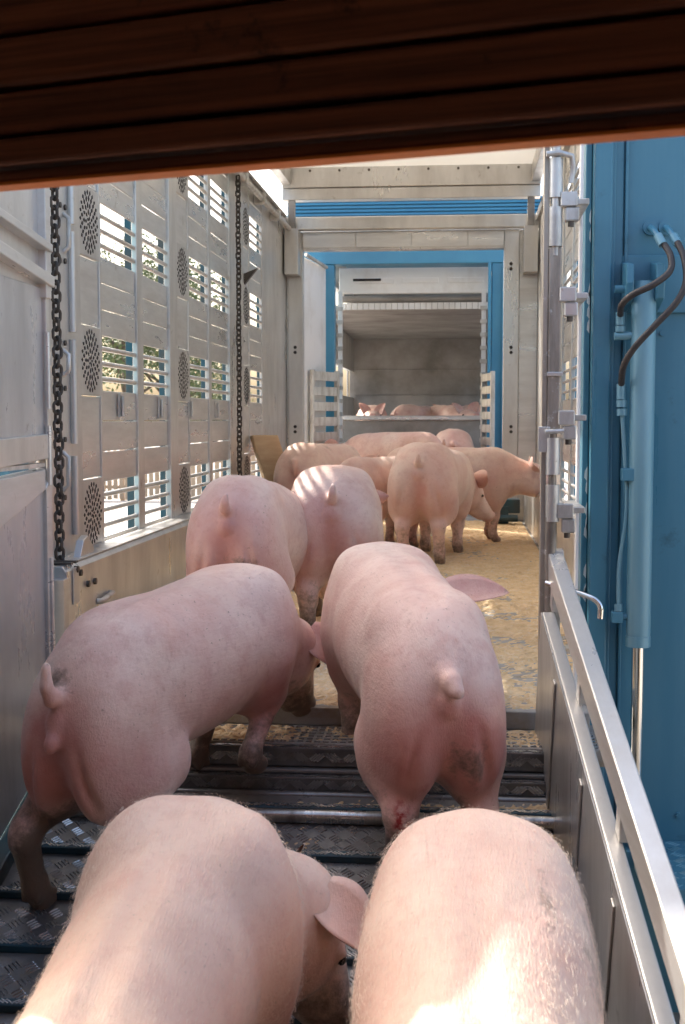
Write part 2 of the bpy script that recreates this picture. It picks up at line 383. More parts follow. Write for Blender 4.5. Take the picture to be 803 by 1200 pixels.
# hinge and slots on the rearmost post
q0 = dw(80)
for z0, z1 in ((.45, .78), (.82, 1.25), (1.27, 1.68), (1.70, 2.3)):
    MB().tube([(XL + .022, q0, z0), (XL + .022, q0, z1 - .01)], .016, 8).build('hinge_barrel', 'alu', wl_)
for px, py0, py1 in ((74, 250, 295), (74, 410, 440), (74, 530, 575)):
    a = at_x(px, py0, XL + .013); b = at_x(px, py1, XL + .013)
    MB().tube([(XL + .012, a.y, b.z), (XL + .035, a.y, b.z + .02), (XL + .035, a.y, a.z - .02), (XL + .012, a.y, a.z)], .010, 8).build('pull_handle', 'galv', wl_)
for px, py in ((70, 240), (76, 243), (70, 305), (76, 306), (70, 400), (76, 402), (70, 512), (76, 515), (71, 582), (76, 583), (71, 455), (76, 455)):
    q = at_x(px, py, XL + .014); bolt(wl_, q, 'x', .012, .006)
# pipes under the roof gap
MB().tube([(XL + .06, 6.8, WT - .06), (XL + .06, 11.4, WT - .06)], .022, 8).build('top_pipe', 'galv', wl_)
MB().tube([(XL + .05, 7.2, WT + .02), (XL + .05, 11.2, WT + .02)], .014, 8).build('top_pipe', 'dark_alu', wl_)
for y in (7.3, 8.3, 9.0, 9.8, 10.6): boxpart('pipe_bracket', 'galv', wl_, XL, XL + .09, y, y + .06, WT - .10, WT - .02)
MB().prism([(XL, 9.35, 1.98), (XL + .10, 9.35, 2.02), (XL, 9.35, 1.90)], (0, .05, 0)).build('hook', 'bolt', wl_)
# front frame of the trailer
fr = MB()
D = 11.6
xa, xb = xat(338, D, 400), xat(355, D, 400); xc, xd = xat(590, D, 400), xat(608, D, 400)
ztop, zbot = zat(270, D), zat(292, D)
fr.box(xa, xb, D, D + .12, 0, ztop); fr.box(xc, xd, D, D + .12, 0, ztop); fr.box(xb, xc, D + .002, D + .118, zbot, ztop)
front = fr.build('front_frame', 'alu', tr, .006)
boxpart('corner_panel', 'alu2', front, XL + .006, xa - .002, D + .03, D + .09, .0, ztop)
boxpart('corner_panel', 'alu2', front, xd + .002, XR - .006, D + .03, D + .09, .0, ztop)
boxpart('header_beam', 'alu', front, XL - .07, XR + .06, D - .10, D + .02, ztop + .004, zat(257, D) + .02, .006)
for k, (a, b) in enumerate(((xb + .002, -.95), (-.945, -.45), (-.445, .05), (.055, xc - .002))):
    boxpart('header_plate', 'alu2', front, a, b, D - .012, D + .0, zbot + .02, ztop - .01)
for px in (346, 599):
    for py in (309, 315, 407, 413, 500, 506):
        q = at_y(px, py, D - .004); bolt(front, q, 'y', .016, .006, 'hole')
for a, xx in ((XL + .02, 1), (XR - .14, -1)):
    boxpart('gusset', 'alu', front, a, a + .12, D - .22, D - .02, 2.2, 2.6)
    boxpart('corner_post', 'dark_alu', front, a + .03, a + .09, D - .185, D - .13, 2.601, 3.10)
# raised roof
rf = MB().box(XL + .02, XR - .02, 5.2, D - .0, 3.13, 3.16).build('raised_roof', 'roof', tr)
zb0, zb1, zb2 = zat(232, D - .2), zat(218, D - .2), 3.128
boxpart('roof_beam', 'alu', rf, XL, XR, D - .22, D - .10, zb1, zb2, .004)
boxpart('roof_beam', 'alu', rf, XL, XR, D - .20, D - .06, zb0, zb1 - .003, .004)
for xx in (XL - .0, XR - .08): boxpart('roof_rail', 'alu', rf, xx, xx + .08, 5.2, D - .225, 2.98, 3.128)
for y in (6.4, 7.6, 8.8, 10.0): boxpart('roof_bow', 'alu', rf, XL + .09, XR - .09, y, y + .05, 3.08, 3.127)
for i in range(8): bolt(rf, (XL + .25 + i * .26, D - .224, zb2 - .03), 'y', .012, .006)

# ------------------------------------------------------------------ sawdust on the floor
def fbm(x, y, seed, octs=5, base=1.0):
    r = np.random.RandomState(seed); out = 0; amp = 1.0
    for o in range(octs):
        for _ in range(4):
            a = r.uniform(0, 2 * np.pi); k = base * 2 ** o * r.uniform(.8, 1.3); ph = r.uniform(0, 6.28)
            out = out + amp * np.sin((x * np.cos(a) + y * np.sin(a)) * k * 2 * np.pi + ph + 1.3 * np.sin((x * np.sin(a) - y * np.cos(a)) * k * 4 + ph))
        amp *= .55
    return out / 6
def sawdust(name, x0, x1, y0, y1, z, step, level, seed, label, tilt=0.0):
    nx, ny = int((x1 - x0) / step), int((y1 - y0) / step)
    X, Y = np.meshgrid(np.linspace(x0, x1, nx), np.linspace(y0, y1, ny))
    edge = np.minimum(np.minimum(X - x0, x1 - X), np.minimum(Y - y0, y1 - Y)) / .06
    hgt = fbm(X * .8, Y * .5, seed, 6, .9) + level(X, Y) + np.random.RandomState(seed).normal(0, .26, X.shape)
    hgt = np.minimum(hgt, np.clip(edge, 0, 1) * 3 - .4)
    Z = z + np.clip(hgt * .013, -.004, .02) + np.where(hgt > 0, .001, 0) + tilt * (Y - y0)
    V = np.stack([X, Y, Z], -1).reshape(-1, 3)
    keep = (hgt > -.25)
    i = np.arange(nx * ny).reshape(ny, nx)
    q = np.stack([i[:-1, :-1], i[:-1, 1:], i[1:, 1:], i[1:, :-1]], -1).reshape(-1, 4)
    k = keep.reshape(-1)[q].any(1); q = q[k]
    me = bpy.data.meshes.new(name); me.from_pydata(V.tolist(), [], q.tolist()); me.materials.append(M['sawdust']); me.update()
    o = bpy.data.objects.new(name, me); col.objects.link(o); tag(o, label, 'sawdust', None, 'stuff')
    return o
sawdust('sawdust', lx + .01, .56, YT + .03, 11.5, 0, .017, lambda X, Y: .27 + .26 * np.clip((Y - 6.3) / 3, -1, 1) + .25 * np.sin(Y * 9 + 2 * np.sin(X * 3)) * (Y < 8) - 9 * ((Y < 4.66) & ((X > .38) | (X < -1.40))), 3, 'yellow sawdust strewn in patches over the trailer floor')
sawdust('sawdust', -1.1, .40, 3.80, 4.0, -.0565, .012, lambda X, Y: -.12 + .25 * np.sin(X * 5 + 1.2), 9, 'thin sawdust left on the slotted entry step')
sawdust('sawdust', -.5, .27, 3.60, 3.685, RZ(3.64) + .004, .010, lambda X, Y: -.05 + .35 * np.clip(X * 3, -1, 1), 12, 'small sawdust drift in the hinge gap below the step')

sawdust('sawdust', -.62, .30, 3.41, 3.53, RZ(3.41) + .001, .009, lambda X, Y: -.10 + .2 * np.sin(X * 6), 15, 'damp sawdust scattered below the round bar on the ramp', .3)
# ------------------------------------------------------------------ lorry in front of the trailer
lo = tag(empty('livestock_lorry', (-.45, 14, 0)), 'blue livestock lorry standing open beyond the trailer front frame', 'lorry')
D2 = 12.55
b0, b1, b2, b3 = xat(381, D2), xat(392, D2), xat(575, D2), xat(591, D2)
zt, zu = zat(293, D2), zat(309, D2)
MB().box(b0, b1, D2, D2 + .16, -.3, zu).box(b2, b3, D2, D2 + .16, -.3, zu).box(b0 - .3, b3 + .04, D2 - .01, D2 + .17, zu + .001, zt + .12).build('rear_portal', 'blue_far', lo, .008)
boxpart('portal_flange', 'blue_far', lo, b3 - .03, b3 + .04, D2 - .05, D2 - .012, -.2, zu)
boxpart('portal_flange', 'blue_far', lo, b2 - .035, b2 - .005, D2 - .03, D2 + .04, -.2, zu)
MB().box(-1.5, .62, 11.92, 18, -.06, -.004).build('bed_floor', 'floor', lo)
for xw in (-1.56, .60):
    lw = MB().box(xw + .01, xw + .05, D2 + .18, 18, -.1, .58).build('side_wall', 'alu', lo)
    for za, zb_ in ((.92, 1.22), (1.58, 2.10), (2.5, 2.9)): boxpart('wall_board', 'alu', lw, xw, xw + .06, D2 + .18, 18, za, zb_)
    for yy in (12.75, 14.0, 15.3, 16.6, 17.8): boxpart('wall_post', 'alu', lw, xw - .02, xw - .002, yy, yy + .1, -.1, 2.9)
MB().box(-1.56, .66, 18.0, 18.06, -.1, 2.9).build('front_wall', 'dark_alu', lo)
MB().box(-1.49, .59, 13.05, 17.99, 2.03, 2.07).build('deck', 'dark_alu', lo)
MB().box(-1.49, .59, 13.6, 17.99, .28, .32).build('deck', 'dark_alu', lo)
for z in (.9, 1.25, 1.6): boxpart('wall_seam', 'dark_alu', lo, -1.49, .59, 17.985, 17.998, z, z + .012)
x0, x1 = xat(398, 12.9), xat(573, 12.9)
MB().box(x0, x1, 12.86, 12.92, zat(344, 12.9), zat(314, 12.9)).build('shutter_box', 'white', lo, .006)
for k in range(3):
    a = x0 + .18 + k * .45; boxpart('box_rib', 'white', lo, a, a + .36, 12.85, 12.858, zat(332, 12.9), zat(326, 12.9))
boxpart('box_slot', 'hole', lo, x0 + .14, x0 + .42, 12.846, 12.8495, zat(329.5, 12.9), zat(326.5, 12.9))
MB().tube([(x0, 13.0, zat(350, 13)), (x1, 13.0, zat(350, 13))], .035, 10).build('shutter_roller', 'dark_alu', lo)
for k in range(26):
    a = x0 + (x1 - x0) * k / 26; boxpart('shutter_tooth', 'white', lo, a + .003, a + (x1 - x0) / 26 - .003, 12.97, 13.02, zat(362.5, 13), zat(355, 13))
for px in (399, 566):
    a = xat(px, 12.8)
    MB().box(a - .022, a + .022, 12.78, 12.82, .05, zat(340, 12.8)).build('guide_rail', 'white', lo, .003)
    for k in range(14): boxpart('rail_lug', 'galv', lo, a - .035, a + .03, 12.765, 12.779, .3 + k * .13, .34 + k * .13)
pz = zat(487, 13.4)
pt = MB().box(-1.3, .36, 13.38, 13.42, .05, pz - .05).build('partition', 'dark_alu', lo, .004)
boxpart('top_rail', 'alu2', pt, -1.3, .36, 13.35, 13.44, pz - .048, pz, .006)
a, b = at_y(355, 300, 11.95), at_y(382, 315, 12.5)
dl = MB().add([(a.x, a.y, .1), (b.x, b.y, .1), (b.x, b.y, b.z), (a.x, a.y, a.z), (a.x - .03, a.y + .03, .1), (b.x - .03, b.y + .03, .1), (b.x - .03, b.y + .03, b.z), (a.x - .03, a.y + .03, a.z)],
         [(0, 1, 2, 3), (4, 7, 6, 5), (0, 4, 5, 1), (3, 2, 6, 7), (0, 3, 7, 4), (1, 5, 6, 2)]).build('door_leaf', 'white', lo, .004)
MB().tube([(a.x + .03, a.y - .03, a.z + .01), (b.x + .01, b.y - .03, b.z + .01)], .018, 8).build('door_edge', 'galv', lo)
def slat_gate(pxa, pxb, pya, pyb, da, db, n):
    A, B = at_y(pxa, pya, da), at_y(pxb, pya, db); u = (B - A); u.z = 0; L = u.length; u.normalize()
    zt_, zb_ = zat(pya, (da + db) / 2, pxa), zat(pyb, (da + db) / 2, pxa); nrm = Vector((-u.y, u.x, 0))
    st_ = [MB().obox(A + u * L * t + Vector((0, 0, (zb_ + zt_) / 2 - A.z)), u, nrm, (0, 0, 1), .02, .02, (zt_ - zb_) / 2) for t in (.04, .96)]
    gg = st_[0].build('slat_gate', 'galv', lo, .003); st_[1].build('stile', 'galv', gg, .003)
    for k in range(n):
        z = zt_ + (zb_ - zt_) * (k + .4) / n
        MB().obox(A + u * L * .5 + Vector((0, 0, z - A.z)), u, nrm, (0, 0, 1), L / 2, .014, (zt_ - zb_) / n * .3).build('slat', 'galv', gg, .003)
slat_gate(365, 396, 434, 522, 12.05, 12.5, 5)
slat_gate(566, 578, 436, 526, 12.7, 12.15, 6)
hy = MB().box(.25, .42, 11.2, 11.35, .01, .16).box(.30, .52, 11.22, 11.38, .10, .22)
hy.tube([(.2, 11.18, .06), (.5, 11.18, .06)], .03, 8)
tag(hy.build('hydraulic_block', 'teal', None, .006, (.36, 11.28, 0)), 'dark blue hydraulic block on the floor by the frame foot', 'hydraulic block')
# corrugated blue end of the lorry's raised roof
D3 = 13.0
rr_ = MB().box(xat(338, D3), xat(634, D3), D3, 17.9, zat(253, D3), zat(233, D3)).build('raised_roof', 'blue_far', lo)
for k in range(5):
    z = zat(252, D3) + k * .036; boxpart('roof_rib', 'blue_far', rr_, xat(338, D3), xat(634, D3), D3 - .03, D3 - .002, z, z + .022)
boxpart('roof_edge', 'dark_alu', rr_, xat(345, D3), xat(622, D3), D3 - .05, D3 - .003, zat(256, D3), zat(253.4, D3))

# ------------------------------------------------------------------ blue tail-lift portal with its cylinder
PT = 2.06
tl = tag(empty('tail_lift_portal', (.9, 4.4, GZ)), 'blue steel tail lift portal carrying a hydraulic cylinder and hoses', 'tail lift')
DB = 4.32
X0, X1, X2, X3 = xat(683, DB), xat(691, DB), xat(712, DB), xat(727, DB)
MB().box(X3, 2.6, DB, DB + .22, GZ, PT).build('back_panel', 'blue', tl)
MB().box(X1, X2, DB - .06, DB + .22, GZ, PT).build('column', 'blue', tl, .006)
MB().box(X2 + .001, X3 - .001, DB - .012, DB + .2, GZ, PT).build('column_web', 'blue', tl, .004)
boxpart('column_edge', 'blue', tl, X0, X1 - .002, DB + .01, DB + .2, GZ, PT)
boxpart('weld_strip', 'blue', tl, X2 - .004, X2 + .012, DB - .035, DB - .013, GZ, PT)
boxpart('weld_strip', 'blue', tl, X3 + .002, X3 + .012, DB - .02, DB - .001, GZ, PT)
boxpart('edge_angle', 'white', tl, xat(676, DB - .05), xat(679.5, DB - .05), DB - .07, DB - .02, -.2, PT)
edge2 = MB()
for k in range(60):
    z = 2.9 - k * .045 + rng.uniform(-.02, .02)
    if math.sin(k * .9) + math.sin(k * .37 + 1) < .2: continue
    e_ = xat(689.5, DB); w_ = rng.uniform(.003, .010); edge2.prism([(e_, DB + .005, z), (e_, DB + .005, z + .05), (e_ - w_ * .8, DB + .005, z + .035), (e_ - w_, DB + .005, z + .012)], (0, .0047, 0))
edge2.build('paint_chips', 'white', tl)['kind'] = 'stuff'
# left counterpart, added unseen behind the ramp gate to keep sun off the pigs
MB().box(-2.5, -1.56, DB, DB + .2, GZ, 2.6).build('back_panel', 'blue', tl)
# step plate at the foot
sp = MB().box(xat(762, 4.0), 2.4, 3.86, DB - .002, -.56, -.50).build('step_plate', 'blue', tl, .004)
def treadbars(mb, ox, oy, nx, ny, pitch, P, L=.017, W=.0035, hh=.0022):
    """five-bar pattern: groups of bars at alternating angles; P(u, v) -> (point, normal)"""
    for i in range(nx):
        for j in range(ny):
            c = (ox + (i + .5) * pitch, oy + (j + .5) * pitch); an = R(45) if (i + j) % 2 else R(-45)
            ca, sa = math.cos(an), math.sin(an)
            for k in (-1.5, -.5, .5, 1.5):
                w = k * pitch * .215
                q = []
                for a, b in ((-L, 0), (-L * .7, -W), (L * .7, -W), (L, 0), (L * .7, W), (-L * .7, W)):
                    q.append((c[0] + a * ca - (b + w) * sa, c[1] + a * sa + (b + w) * ca))
                lo_ = [P(u, v, 0) for u, v in q]; m0 = ((q[0][0] + q[3][0]) / 2, (q[0][1] + q[3][1]) / 2)
                t0 = P(q[0][0] * .6 + m0[0] * .4, q[0][1] * .6 + m0[1] * .4, hh); t1 = P(q[3][0] * .6 + m0[0] * .4, q[3][1] * .6 + m0[1] * .4, hh)
                mb.add(lo_ + [t0, t1], [(0, 1, 6), (1, 2, 7, 6), (2, 3, 7), (3, 4, 7), (4, 5, 6, 7), (5, 0, 6)])
    return mb
treadbars(MB(), xat(762, 4.0), 3.87, 12, 8, .055, lambda u, v, h: (u, v, -.50 + h)).build('tread_bars', 'blue_cyl', sp)['kind'] = 'stuff'
# cylinder
DC = 4.22
def PX(px, py, d=DC): return at_y(px, py, d)
ct, cb = PX(755, 330), PX(755, 745)
rc = 14 / F * DC
cy = MB().tube([(ct.x, DC, ct.z), (ct.x, DC, ct.z - .012), (ct.x, DC, cb.z + .012), (ct.x, DC, cb.z)], [rc * .92, rc, rc, rc * .97], 28).build('cylinder_barrel', 'blue_cyl', tl)
MB().tube([(ct.x, DC, cb.z), (ct.x, DC, cb.z - .035)], rc * 1.02, 28).build('gland', 'blue_cyl', cy)
MB().tube([(ct.x, DC, cb.z - .02), (ct.x, DC, -.52)], 7.2 / F * DC, 20).build('piston_rod', 'chrome', cy)
boxpart('rod_eye', 'blue', tl, ct.x - .03, ct.x + .03, DC - .03, DC + .03, -.56, -.499)
# bracket
a, b = PX(729, 300, DB), PX(812, 367, DB)
MB().box(a.x, b.x + .2, DB - .016, DB - .001, b.z, a.z).build('mount_plate', 'blue', tl, .004)
for p0, p1 in ((733, 741), (768, 777)):
    q0, q1 = PX(p0, 303, DC - .02), PX(p1, 362, DC - .02)
    MB().prism([(q0.x, DB - .017, q0.z), (q0.x, DC - .05, q0.z - .02), (q0.x, DC - .06, q0.z - .08), (q0.x, DC - .05, q1.z + .03), (q0.x, DB - .017, q1.z)], (q1.x - q0.x, 0, 0)).build('mount_ear', 'blue', tl, .004)
q = PX(728, 339, DC); bolt(tl, (q.x, DC, q.z), 'x', .014, .02, 'blue')
for px, py in ((776, 391), (795, 955), (718, 228), (762, 315)): q = PX(px, py, DB); bolt(tl, (q.x, DB - .004, q.z), 'y', .009, .006, 'blue')
def bez(pts, n=8):
    """Catmull-Rom through points"""
    P = [Vector(p) for p in pts]; P = [P[0] * 2 - P[1]] + P + [P[-1] * 2 - P[-2]]; out = []
    for i in range(1, len(P) - 2):
        for k in range(n):
            t = k / n; a, b, c, d = P[i - 1:i + 3]
            out.append(.5 * ((2 * b) + (-a + c) * t + (2 * a - 5 * b + 4 * c - d) * t * t + (-a + 3 * b - 3 * c + d) * t ** 3))
    return out + [P[-2]]
def hose(name, pts, r, m, n=8, parent=tl): return MB().tube(bez([PX(*p) for p in pts], n), r, 12).build(name, m, parent)
DH = 4.12
hose('hose', [(777, 284, 4.16), (786, 300, 4.12), (785, 318, 4.09), (765, 334, 4.08), (742, 345, 4.10), (729, 357, 4.14), (727, 370, DC)], .0105, 'black')
hose('hose', [(794, 284, 4.15), (802, 303, 4.11), (804, 330, 4.08), (793, 354, 4.07), (768, 381, 4.08), (744, 407, 4.10), (731, 429, 4.14), (728, 452, DC)], .0105, 'black')
for x_, y_ in ((762, 267), (780, 267)):
    hose('elbow', [(x_, y_, DB), (x_ + 1, y_, 4.24), (x_ + 5, y_ + 4, 4.20), (x_ + 11, y_ + 13, 4.17)], .010, 'blue', 4)
    hose('hose_ferrule', [(x_ + 9, y_ + 9, 4.175), (x_ + 15, y_ + 20, 4.155)], .0145, 'blue_cyl', 1)
    q = PX(x_, y_, DB - .006); MB().tube([(q.x, DB - .016, q.z), (q.x, DB, q.z)], .024, 14).build('port_flange', 'blue', tl)
hose('hose_ferrule', [(727, 366, DC), (727, 381, DC)], .0145, 'blue_cyl', 1)
hose('hose_nut', [(727, 382, DC), (727, 389, DC)], .016, 'blue_cyl', 1)
hose('tee', [(720, 394, DC), (742, 393, DC)], .0135, 'blue_cyl', 1)
hose('hose_ferrule', [(728, 450, DC), (728, 468, DC)], .0145, 'blue_cyl', 1)
hose('hose_nut', [(728.5, 469, DC), (728.5, 477, DC)], .0165, 'blue_cyl', 1)
hose('hose_nut', [(729, 479, DC), (729, 487, DC)], .0165, 'blue_cyl', 1)
hose('feed_pipe', [(729, 485, DC), (730, 500, DC), (733, 548, DC), (734.5, 580, DC), (733, 612, DC), (726.5, 655, DC), (725, 680, DC), (725, 712, DC)], .0065, 'blue_cyl', 6)
q = PX(735, 556); boxpart('pipe_clamp', 'blue', tl, q.x - .02, q.x + .022, DC - .03, DC + .02, q.z - .02, q.z + .02)
hose('hose_nut', [(725, 708, DC), (725, 716, DC)], .0135, 'blue_cyl', 1)
q = PX(723, 723); boxpart('elbow_block', 'blue', tl, q.x - .018, q.x + .018, DC - .018, DC + .018, q.z - .018, q.z + .018)
hose('elbow', [(726, 723, DC), (743, 722, DC)], .012, 'blue', 1)

# ------------------------------------------------------------------ loading ramp
rp = tag(empty('loading_ramp', (-.45, 1.0, GZ)), 'sloping dark tread plate ramp with cross ribs under the pigs', 'ramp')
RX0, RX1 = -1.21, .34
sl = Vector((0, 1, .3)).normalized(); nr = Vector((0, -.3, 1)).normalized()
def RP(x, d, h=0): return Vector((x, d, RZ(d))) + nr * h
deck = MB().prism([RP(RX0, .62), RP(RX1, .62), RP(RX1, 3.70), RP(RX0, 3.70)], tuple(-nr * .03)).build('ramp_plate', 'tread', rp)
ks = math.sqrt(1 + .09)
ribs = [3.60, 3.386, 3.197, 3.0] + [3.0 - .195 * k for k in range(1, 12)]
mb = MB(); top = 3.5
pitch = .046
for i in range(len(ribs) - 1):
    a, b = ribs[i + 1] + .022, ribs[i] - .022
    n = int((b - a) * ks / pitch)
    if i == 0: b -= .035; n = int((b - a) * ks / pitch)
    if n > 0: treadbars(mb, RX0 + .02, 0, int((RX1 - RX0 - .04) / pitch), n, pitch, lambda u, v, h, a=a: RP(u, a + v / ks, h), 0.0165, .0021, .0032)
mb.build('tread_bars', 'treadraise', deck)['kind'] = 'stuff'
def rib_mesh(w=RX1 - RX0):
    m_ = MB()
    m_.prism([RP(-w / 2, -.016) - Vector((0, 0, RZ(0))), RP(-w / 2, -.012, .020) - Vector((0, 0, RZ(0))), RP(-w / 2, .012, .020) - Vector((0, 0, RZ(0))), RP(-w / 2, .016) - Vector((0, 0, RZ(0)))], (w, 0, 0))
    return m_
for i, d in enumerate(ribs): inst('rib', 'rib', rib_mesh, 'teal', deck, RP((RX0 + RX1) / 2, d), bevel=.002)
# worn tread on the ribs
mb = MB()
for d in ribs:
    x = RX0 + .01
    k = 0
    while x < RX1 - .02:
        an = .6 if k % 2 else -.6
        for t in (0, .011, .022):
            c = RP(x + t, d, .0205); mb.obox(c, Vector((math.cos(an), 0, 0)) + sl * math.sin(an), Vector((-math.sin(an), 0, 0)) + sl * math.cos(an), nr, .012, .002, .0012)
        x += .036; k += 1
mb.build('rib_grip', 'treadraise', deck)['kind'] = 'stuff'
tb = MB().tube([RP(RX0, 3.553, .016), RP(RX1, 3.553, .016)], .020, 16).build('round_bar', 'tube', rp)
# blood on the bar
mb = MB()
for px, py, sx in ((398, 966, .020), (406, 971, .012), (413, 976, .008)):
    q = at_y(px, py, 3.54); mb.add([(q.x + sx * 1.4 * math.cos(a), 3.553 - .0209 * math.cos(.5 + .5 * math.sin(a)), RZ(3.553) + .017 + .0209 * math.sin(.5 + .5 * math.sin(a))) for a in [i * .628 for i in range(10)]], [tuple(range(10))])
mb.build('blood_smear', 'blood', tb)
# hinge steps between ramp and trailer
def step(y0, y1, z0, z1, name):
    o = MB().box(RX0, RX1 + .05, y0, y1, z0, z1).build(name, 'tread', rp, .004)
    m_ = treadbars(MB(), RX0 + .01, z0 + .004, int((RX1 - RX0) / .042), 1, (z1 - z0) - .008, lambda u, v, h: (u, y0 - h, v), .021, .004, .003) if False else MB()
    x = RX0 + .01; k = 0
    while x < RX1 + .02:
        an = .7 if k % 2 else -.7
        for t in (0, .010, .020, .030):
            m_.obox((x + t + .012, y0 - .0008, (z0 + z1) / 2), (math.cos(an), 0, math.sin(an)), (0, 1, 0), (-math.sin(an), 0, math.cos(an)), .019, .0015, .0028)
            m_.obox((x + t + .012, (y0 + min(y1, y0 + .05)) / 2, z1 + .0008), (math.cos(an), math.sin(an), 0), (-math.sin(an), math.cos(an), 0), (0, 0, 1), .017, .0028, .0015)
        x += .050; k += 1
    m_.build('tread_bars', 'treadraise', o)['kind'] = 'stuff'
step(3.755, 3.783, -.122, -.064, 'nosing')
MB().box(RX0, RX1 + .05, 3.735, 3.80, -.138, -.126).build('hinge_channel', 'dark_alu', rp, .003)
step(3.705, 3.733, -.185, -.140, 'nosing')
MB().box(RX0 + .001, RX1 + .049, 3.7345, 4.2, -.6, -.1395).build('light_leak_filler', 'tread', rp)  # unseen filler, added to stop bright light leaking through the step gaps
MB().box(RX0 + .001, RX1 + .049, 3.765, 3.99, -.1245, -.1105).build('upper_leak_filler', 'tread', rp)  # second unseen filler, closes the light leak under the entry step
MB().tube([(RX0, 3.685, -.19), (RX1 + .05, 3.685, -.19)], .013, 10).build('hinge_tube', 'tread', rp)
# side kerbs
MB().prism([RP(RX0 - .05, .62, -.03), RP(RX0, .62, -.03), RP(RX0, .62, .045), RP(RX0 - .05, .62, .045)], tuple(sl * (3.06 * ks))).build('kerb', 'teal', rp, .004)
MB().prism([RP(RX1, .62, -.03), RP(RX1 + .05, .62, -.03), RP(RX1 + .05, .62, .045), RP(RX1, .62, .045)], tuple(sl * (3.06 * ks))).build('kerb', 'teal', rp, .004)

# ------------------------------------------------------------------ hinge post and right-hand gate
hp = tag(empty('hinge_post', (xat(646, 3.93), 3.93, -.15)), 'tall worn steel hinge post with latch rod beside the blue portal', 'post')
DP = 3.93
xp0, xp1 = xat(634, DP, 560), xat(640, DP, 560)
xc_ = xat(647.5, DP, 560)
MB().box(xp0, xp1, DP - .005, DP + .05, -.17, 1.80).build('flat_bar', 'worn', hp, .002)
def ZP(py): return zat(py, DP, 645)
MB().box(xp1 + .001, xp1 + .039, DP - .01, DP + .03, ZP(508), ZP(290)).build('square_tube', 'worn', hp, .004)
for y0, y1, r in ((186, 232, .021), (243, 289, .021), (513, 556, .022), (568, 611, .022)):
    MB().tube([(xc_, DP, ZP(y0)), (xc_, DP, ZP(y1))], r, 18).build('hinge_barrel', 'galv', hp)
MB().tube([(xc_, DP, 1.80), (xc_, DP, ZP(300))], .013, 12).build('hinge_pin', 'galv', hp)
MB().tube([(xc_, DP, ZP(500)), (xc_, DP, ZP(620))], .012, 12).build('hinge_pin', 'worn', hp)
MB().box(xp1 - .002, xp1 + .046, DP - .016, DP + .036, ZP(441), ZP(436)).build('collar', 'galv', hp, .002)
MB().tube([(xc_ - .004, DP, ZP(606)), (xc_ - .004, DP, ZP(795))], .019, 14).build('drop_bar', 'worn', hp)
MB().tube([(xc_ - .004, DP, ZP(790)), (xc_ - .004, DP, -.18)], .024, 16).build('socket_tube', 'worn', hp)
MB().tube([(xc_ - .03, DP - .02, ZP(182)), (xc_ + .01, DP - .02, ZP(181)), (xc_ + .045, DP - .01, ZP(184)), (xc_ + .05, DP, ZP(196)), (xc_ + .045, DP, ZP(215))], .009, 8).build('top_hook', 'galv', hp)
for y0 in (226, 337, 481, 590):
    a, b = xat(656, DP), xat(673, DP)
    boxpart('hinge_bracket', 'galv', hp, a - .006, b, DP - .02, DP + .03, ZP(y0 + 17), ZP(y0), .003)
    boxpart('hinge_knuckle', 'galv', hp, a + .008, b + .006, DP - .016, DP + .026, ZP(y0 + 34), ZP(y0 + 17.6), .004)
    MB().tube([((a + b) / 2 + .004, DP, ZP(y0 + 34)), ((a + b) / 2 + .004, DP, ZP(y0 + 40))], .010, 6).build('bolt', 'bolt', hp)
    boxpart('bracket_tie', 'galv', hp, b - .004, xat(676.5, DB - .05), DP + .031, DB - .03, ZP(y0 + 12), ZP(y0 + 5))
MB().tube(bez([at_y(640, 683, 3.88), at_y(665, 691, 3.84), at_y(690, 699, 3.80), at_y(700, 705, 3.79), at_y(704, 713, 3.785), at_y(703.5, 725, 3.785)], 5), .0085, 10).build('latch_rod', 'chrome', hp)
MB().box(xp0 - .01, xp1 + .01, DP - .012, DP - .006, ZP(530), ZP(500)).build('latch_plate', 'galv', hp, .002)
MB().tube([(xp0 + .01, DP - .03, ZP(506)), (xc_ + .03, DP - .03, ZP(505))], .007, 8).build('pin', 'galv', hp)

rg = tag(empty('ramp_gate', (.34, 2.4, RZ(2.4))), 'bright aluminium side gate with top rail beside the blue portal', 'gate', None)
P0 = at_y(651, 648, 3.92)
gu = Vector((.063, -1, -.30)).normalized(); gr_ = Vector((1, .063, 0)).normalized(); gn = gr_.cross(gu).normalized()
if gn.z < 0: gn = -gn
GL = 2.9
def GP(s, lat, up): return P0 + gu * s + gr_ * lat + gn * up
def gbar(name, s0, s1, l0, l1, u0, u1, m='gate', bv=.004):
    return MB().obox(GP((s0 + s1) / 2, (l0 + l1) / 2, (u0 + u1) / 2), gu, gr_, gn, (s1 - s0) / 2, (l1 - l0) / 2, (u1 - u0) / 2).build(name, m, rg, bv)
gbar('top_rail', 0, GL, -.022, .024, -.078, 0)
gbar('mid_rail', .10, GL, -.045, -.008, -.185, -.150)
gbar('sheet', .10, GL, -.049, -.046, -.62, -.152, 'sheet', 0)
gbar('sheet', .10, GL, -.006, -.003, -.62, -.187, 'sheet', 0)
gbar('bottom_rail', .10, GL, -.055, .0, -.68, -.622)
for s in (.06, .62, 1.22, 1.85, 2.5):
    gbar('upright', s, s + .05, -.018, .016, -.149, -.079)
for s in (.45, .95, 1.4, 2.0): gbar('stiffener', s, s + .03, -.055, -.0495, -.62, -.19, 'galv', .002)
gbar('end_plate', -.03, .0, -.025, .027, -.66, .004, 'galv')

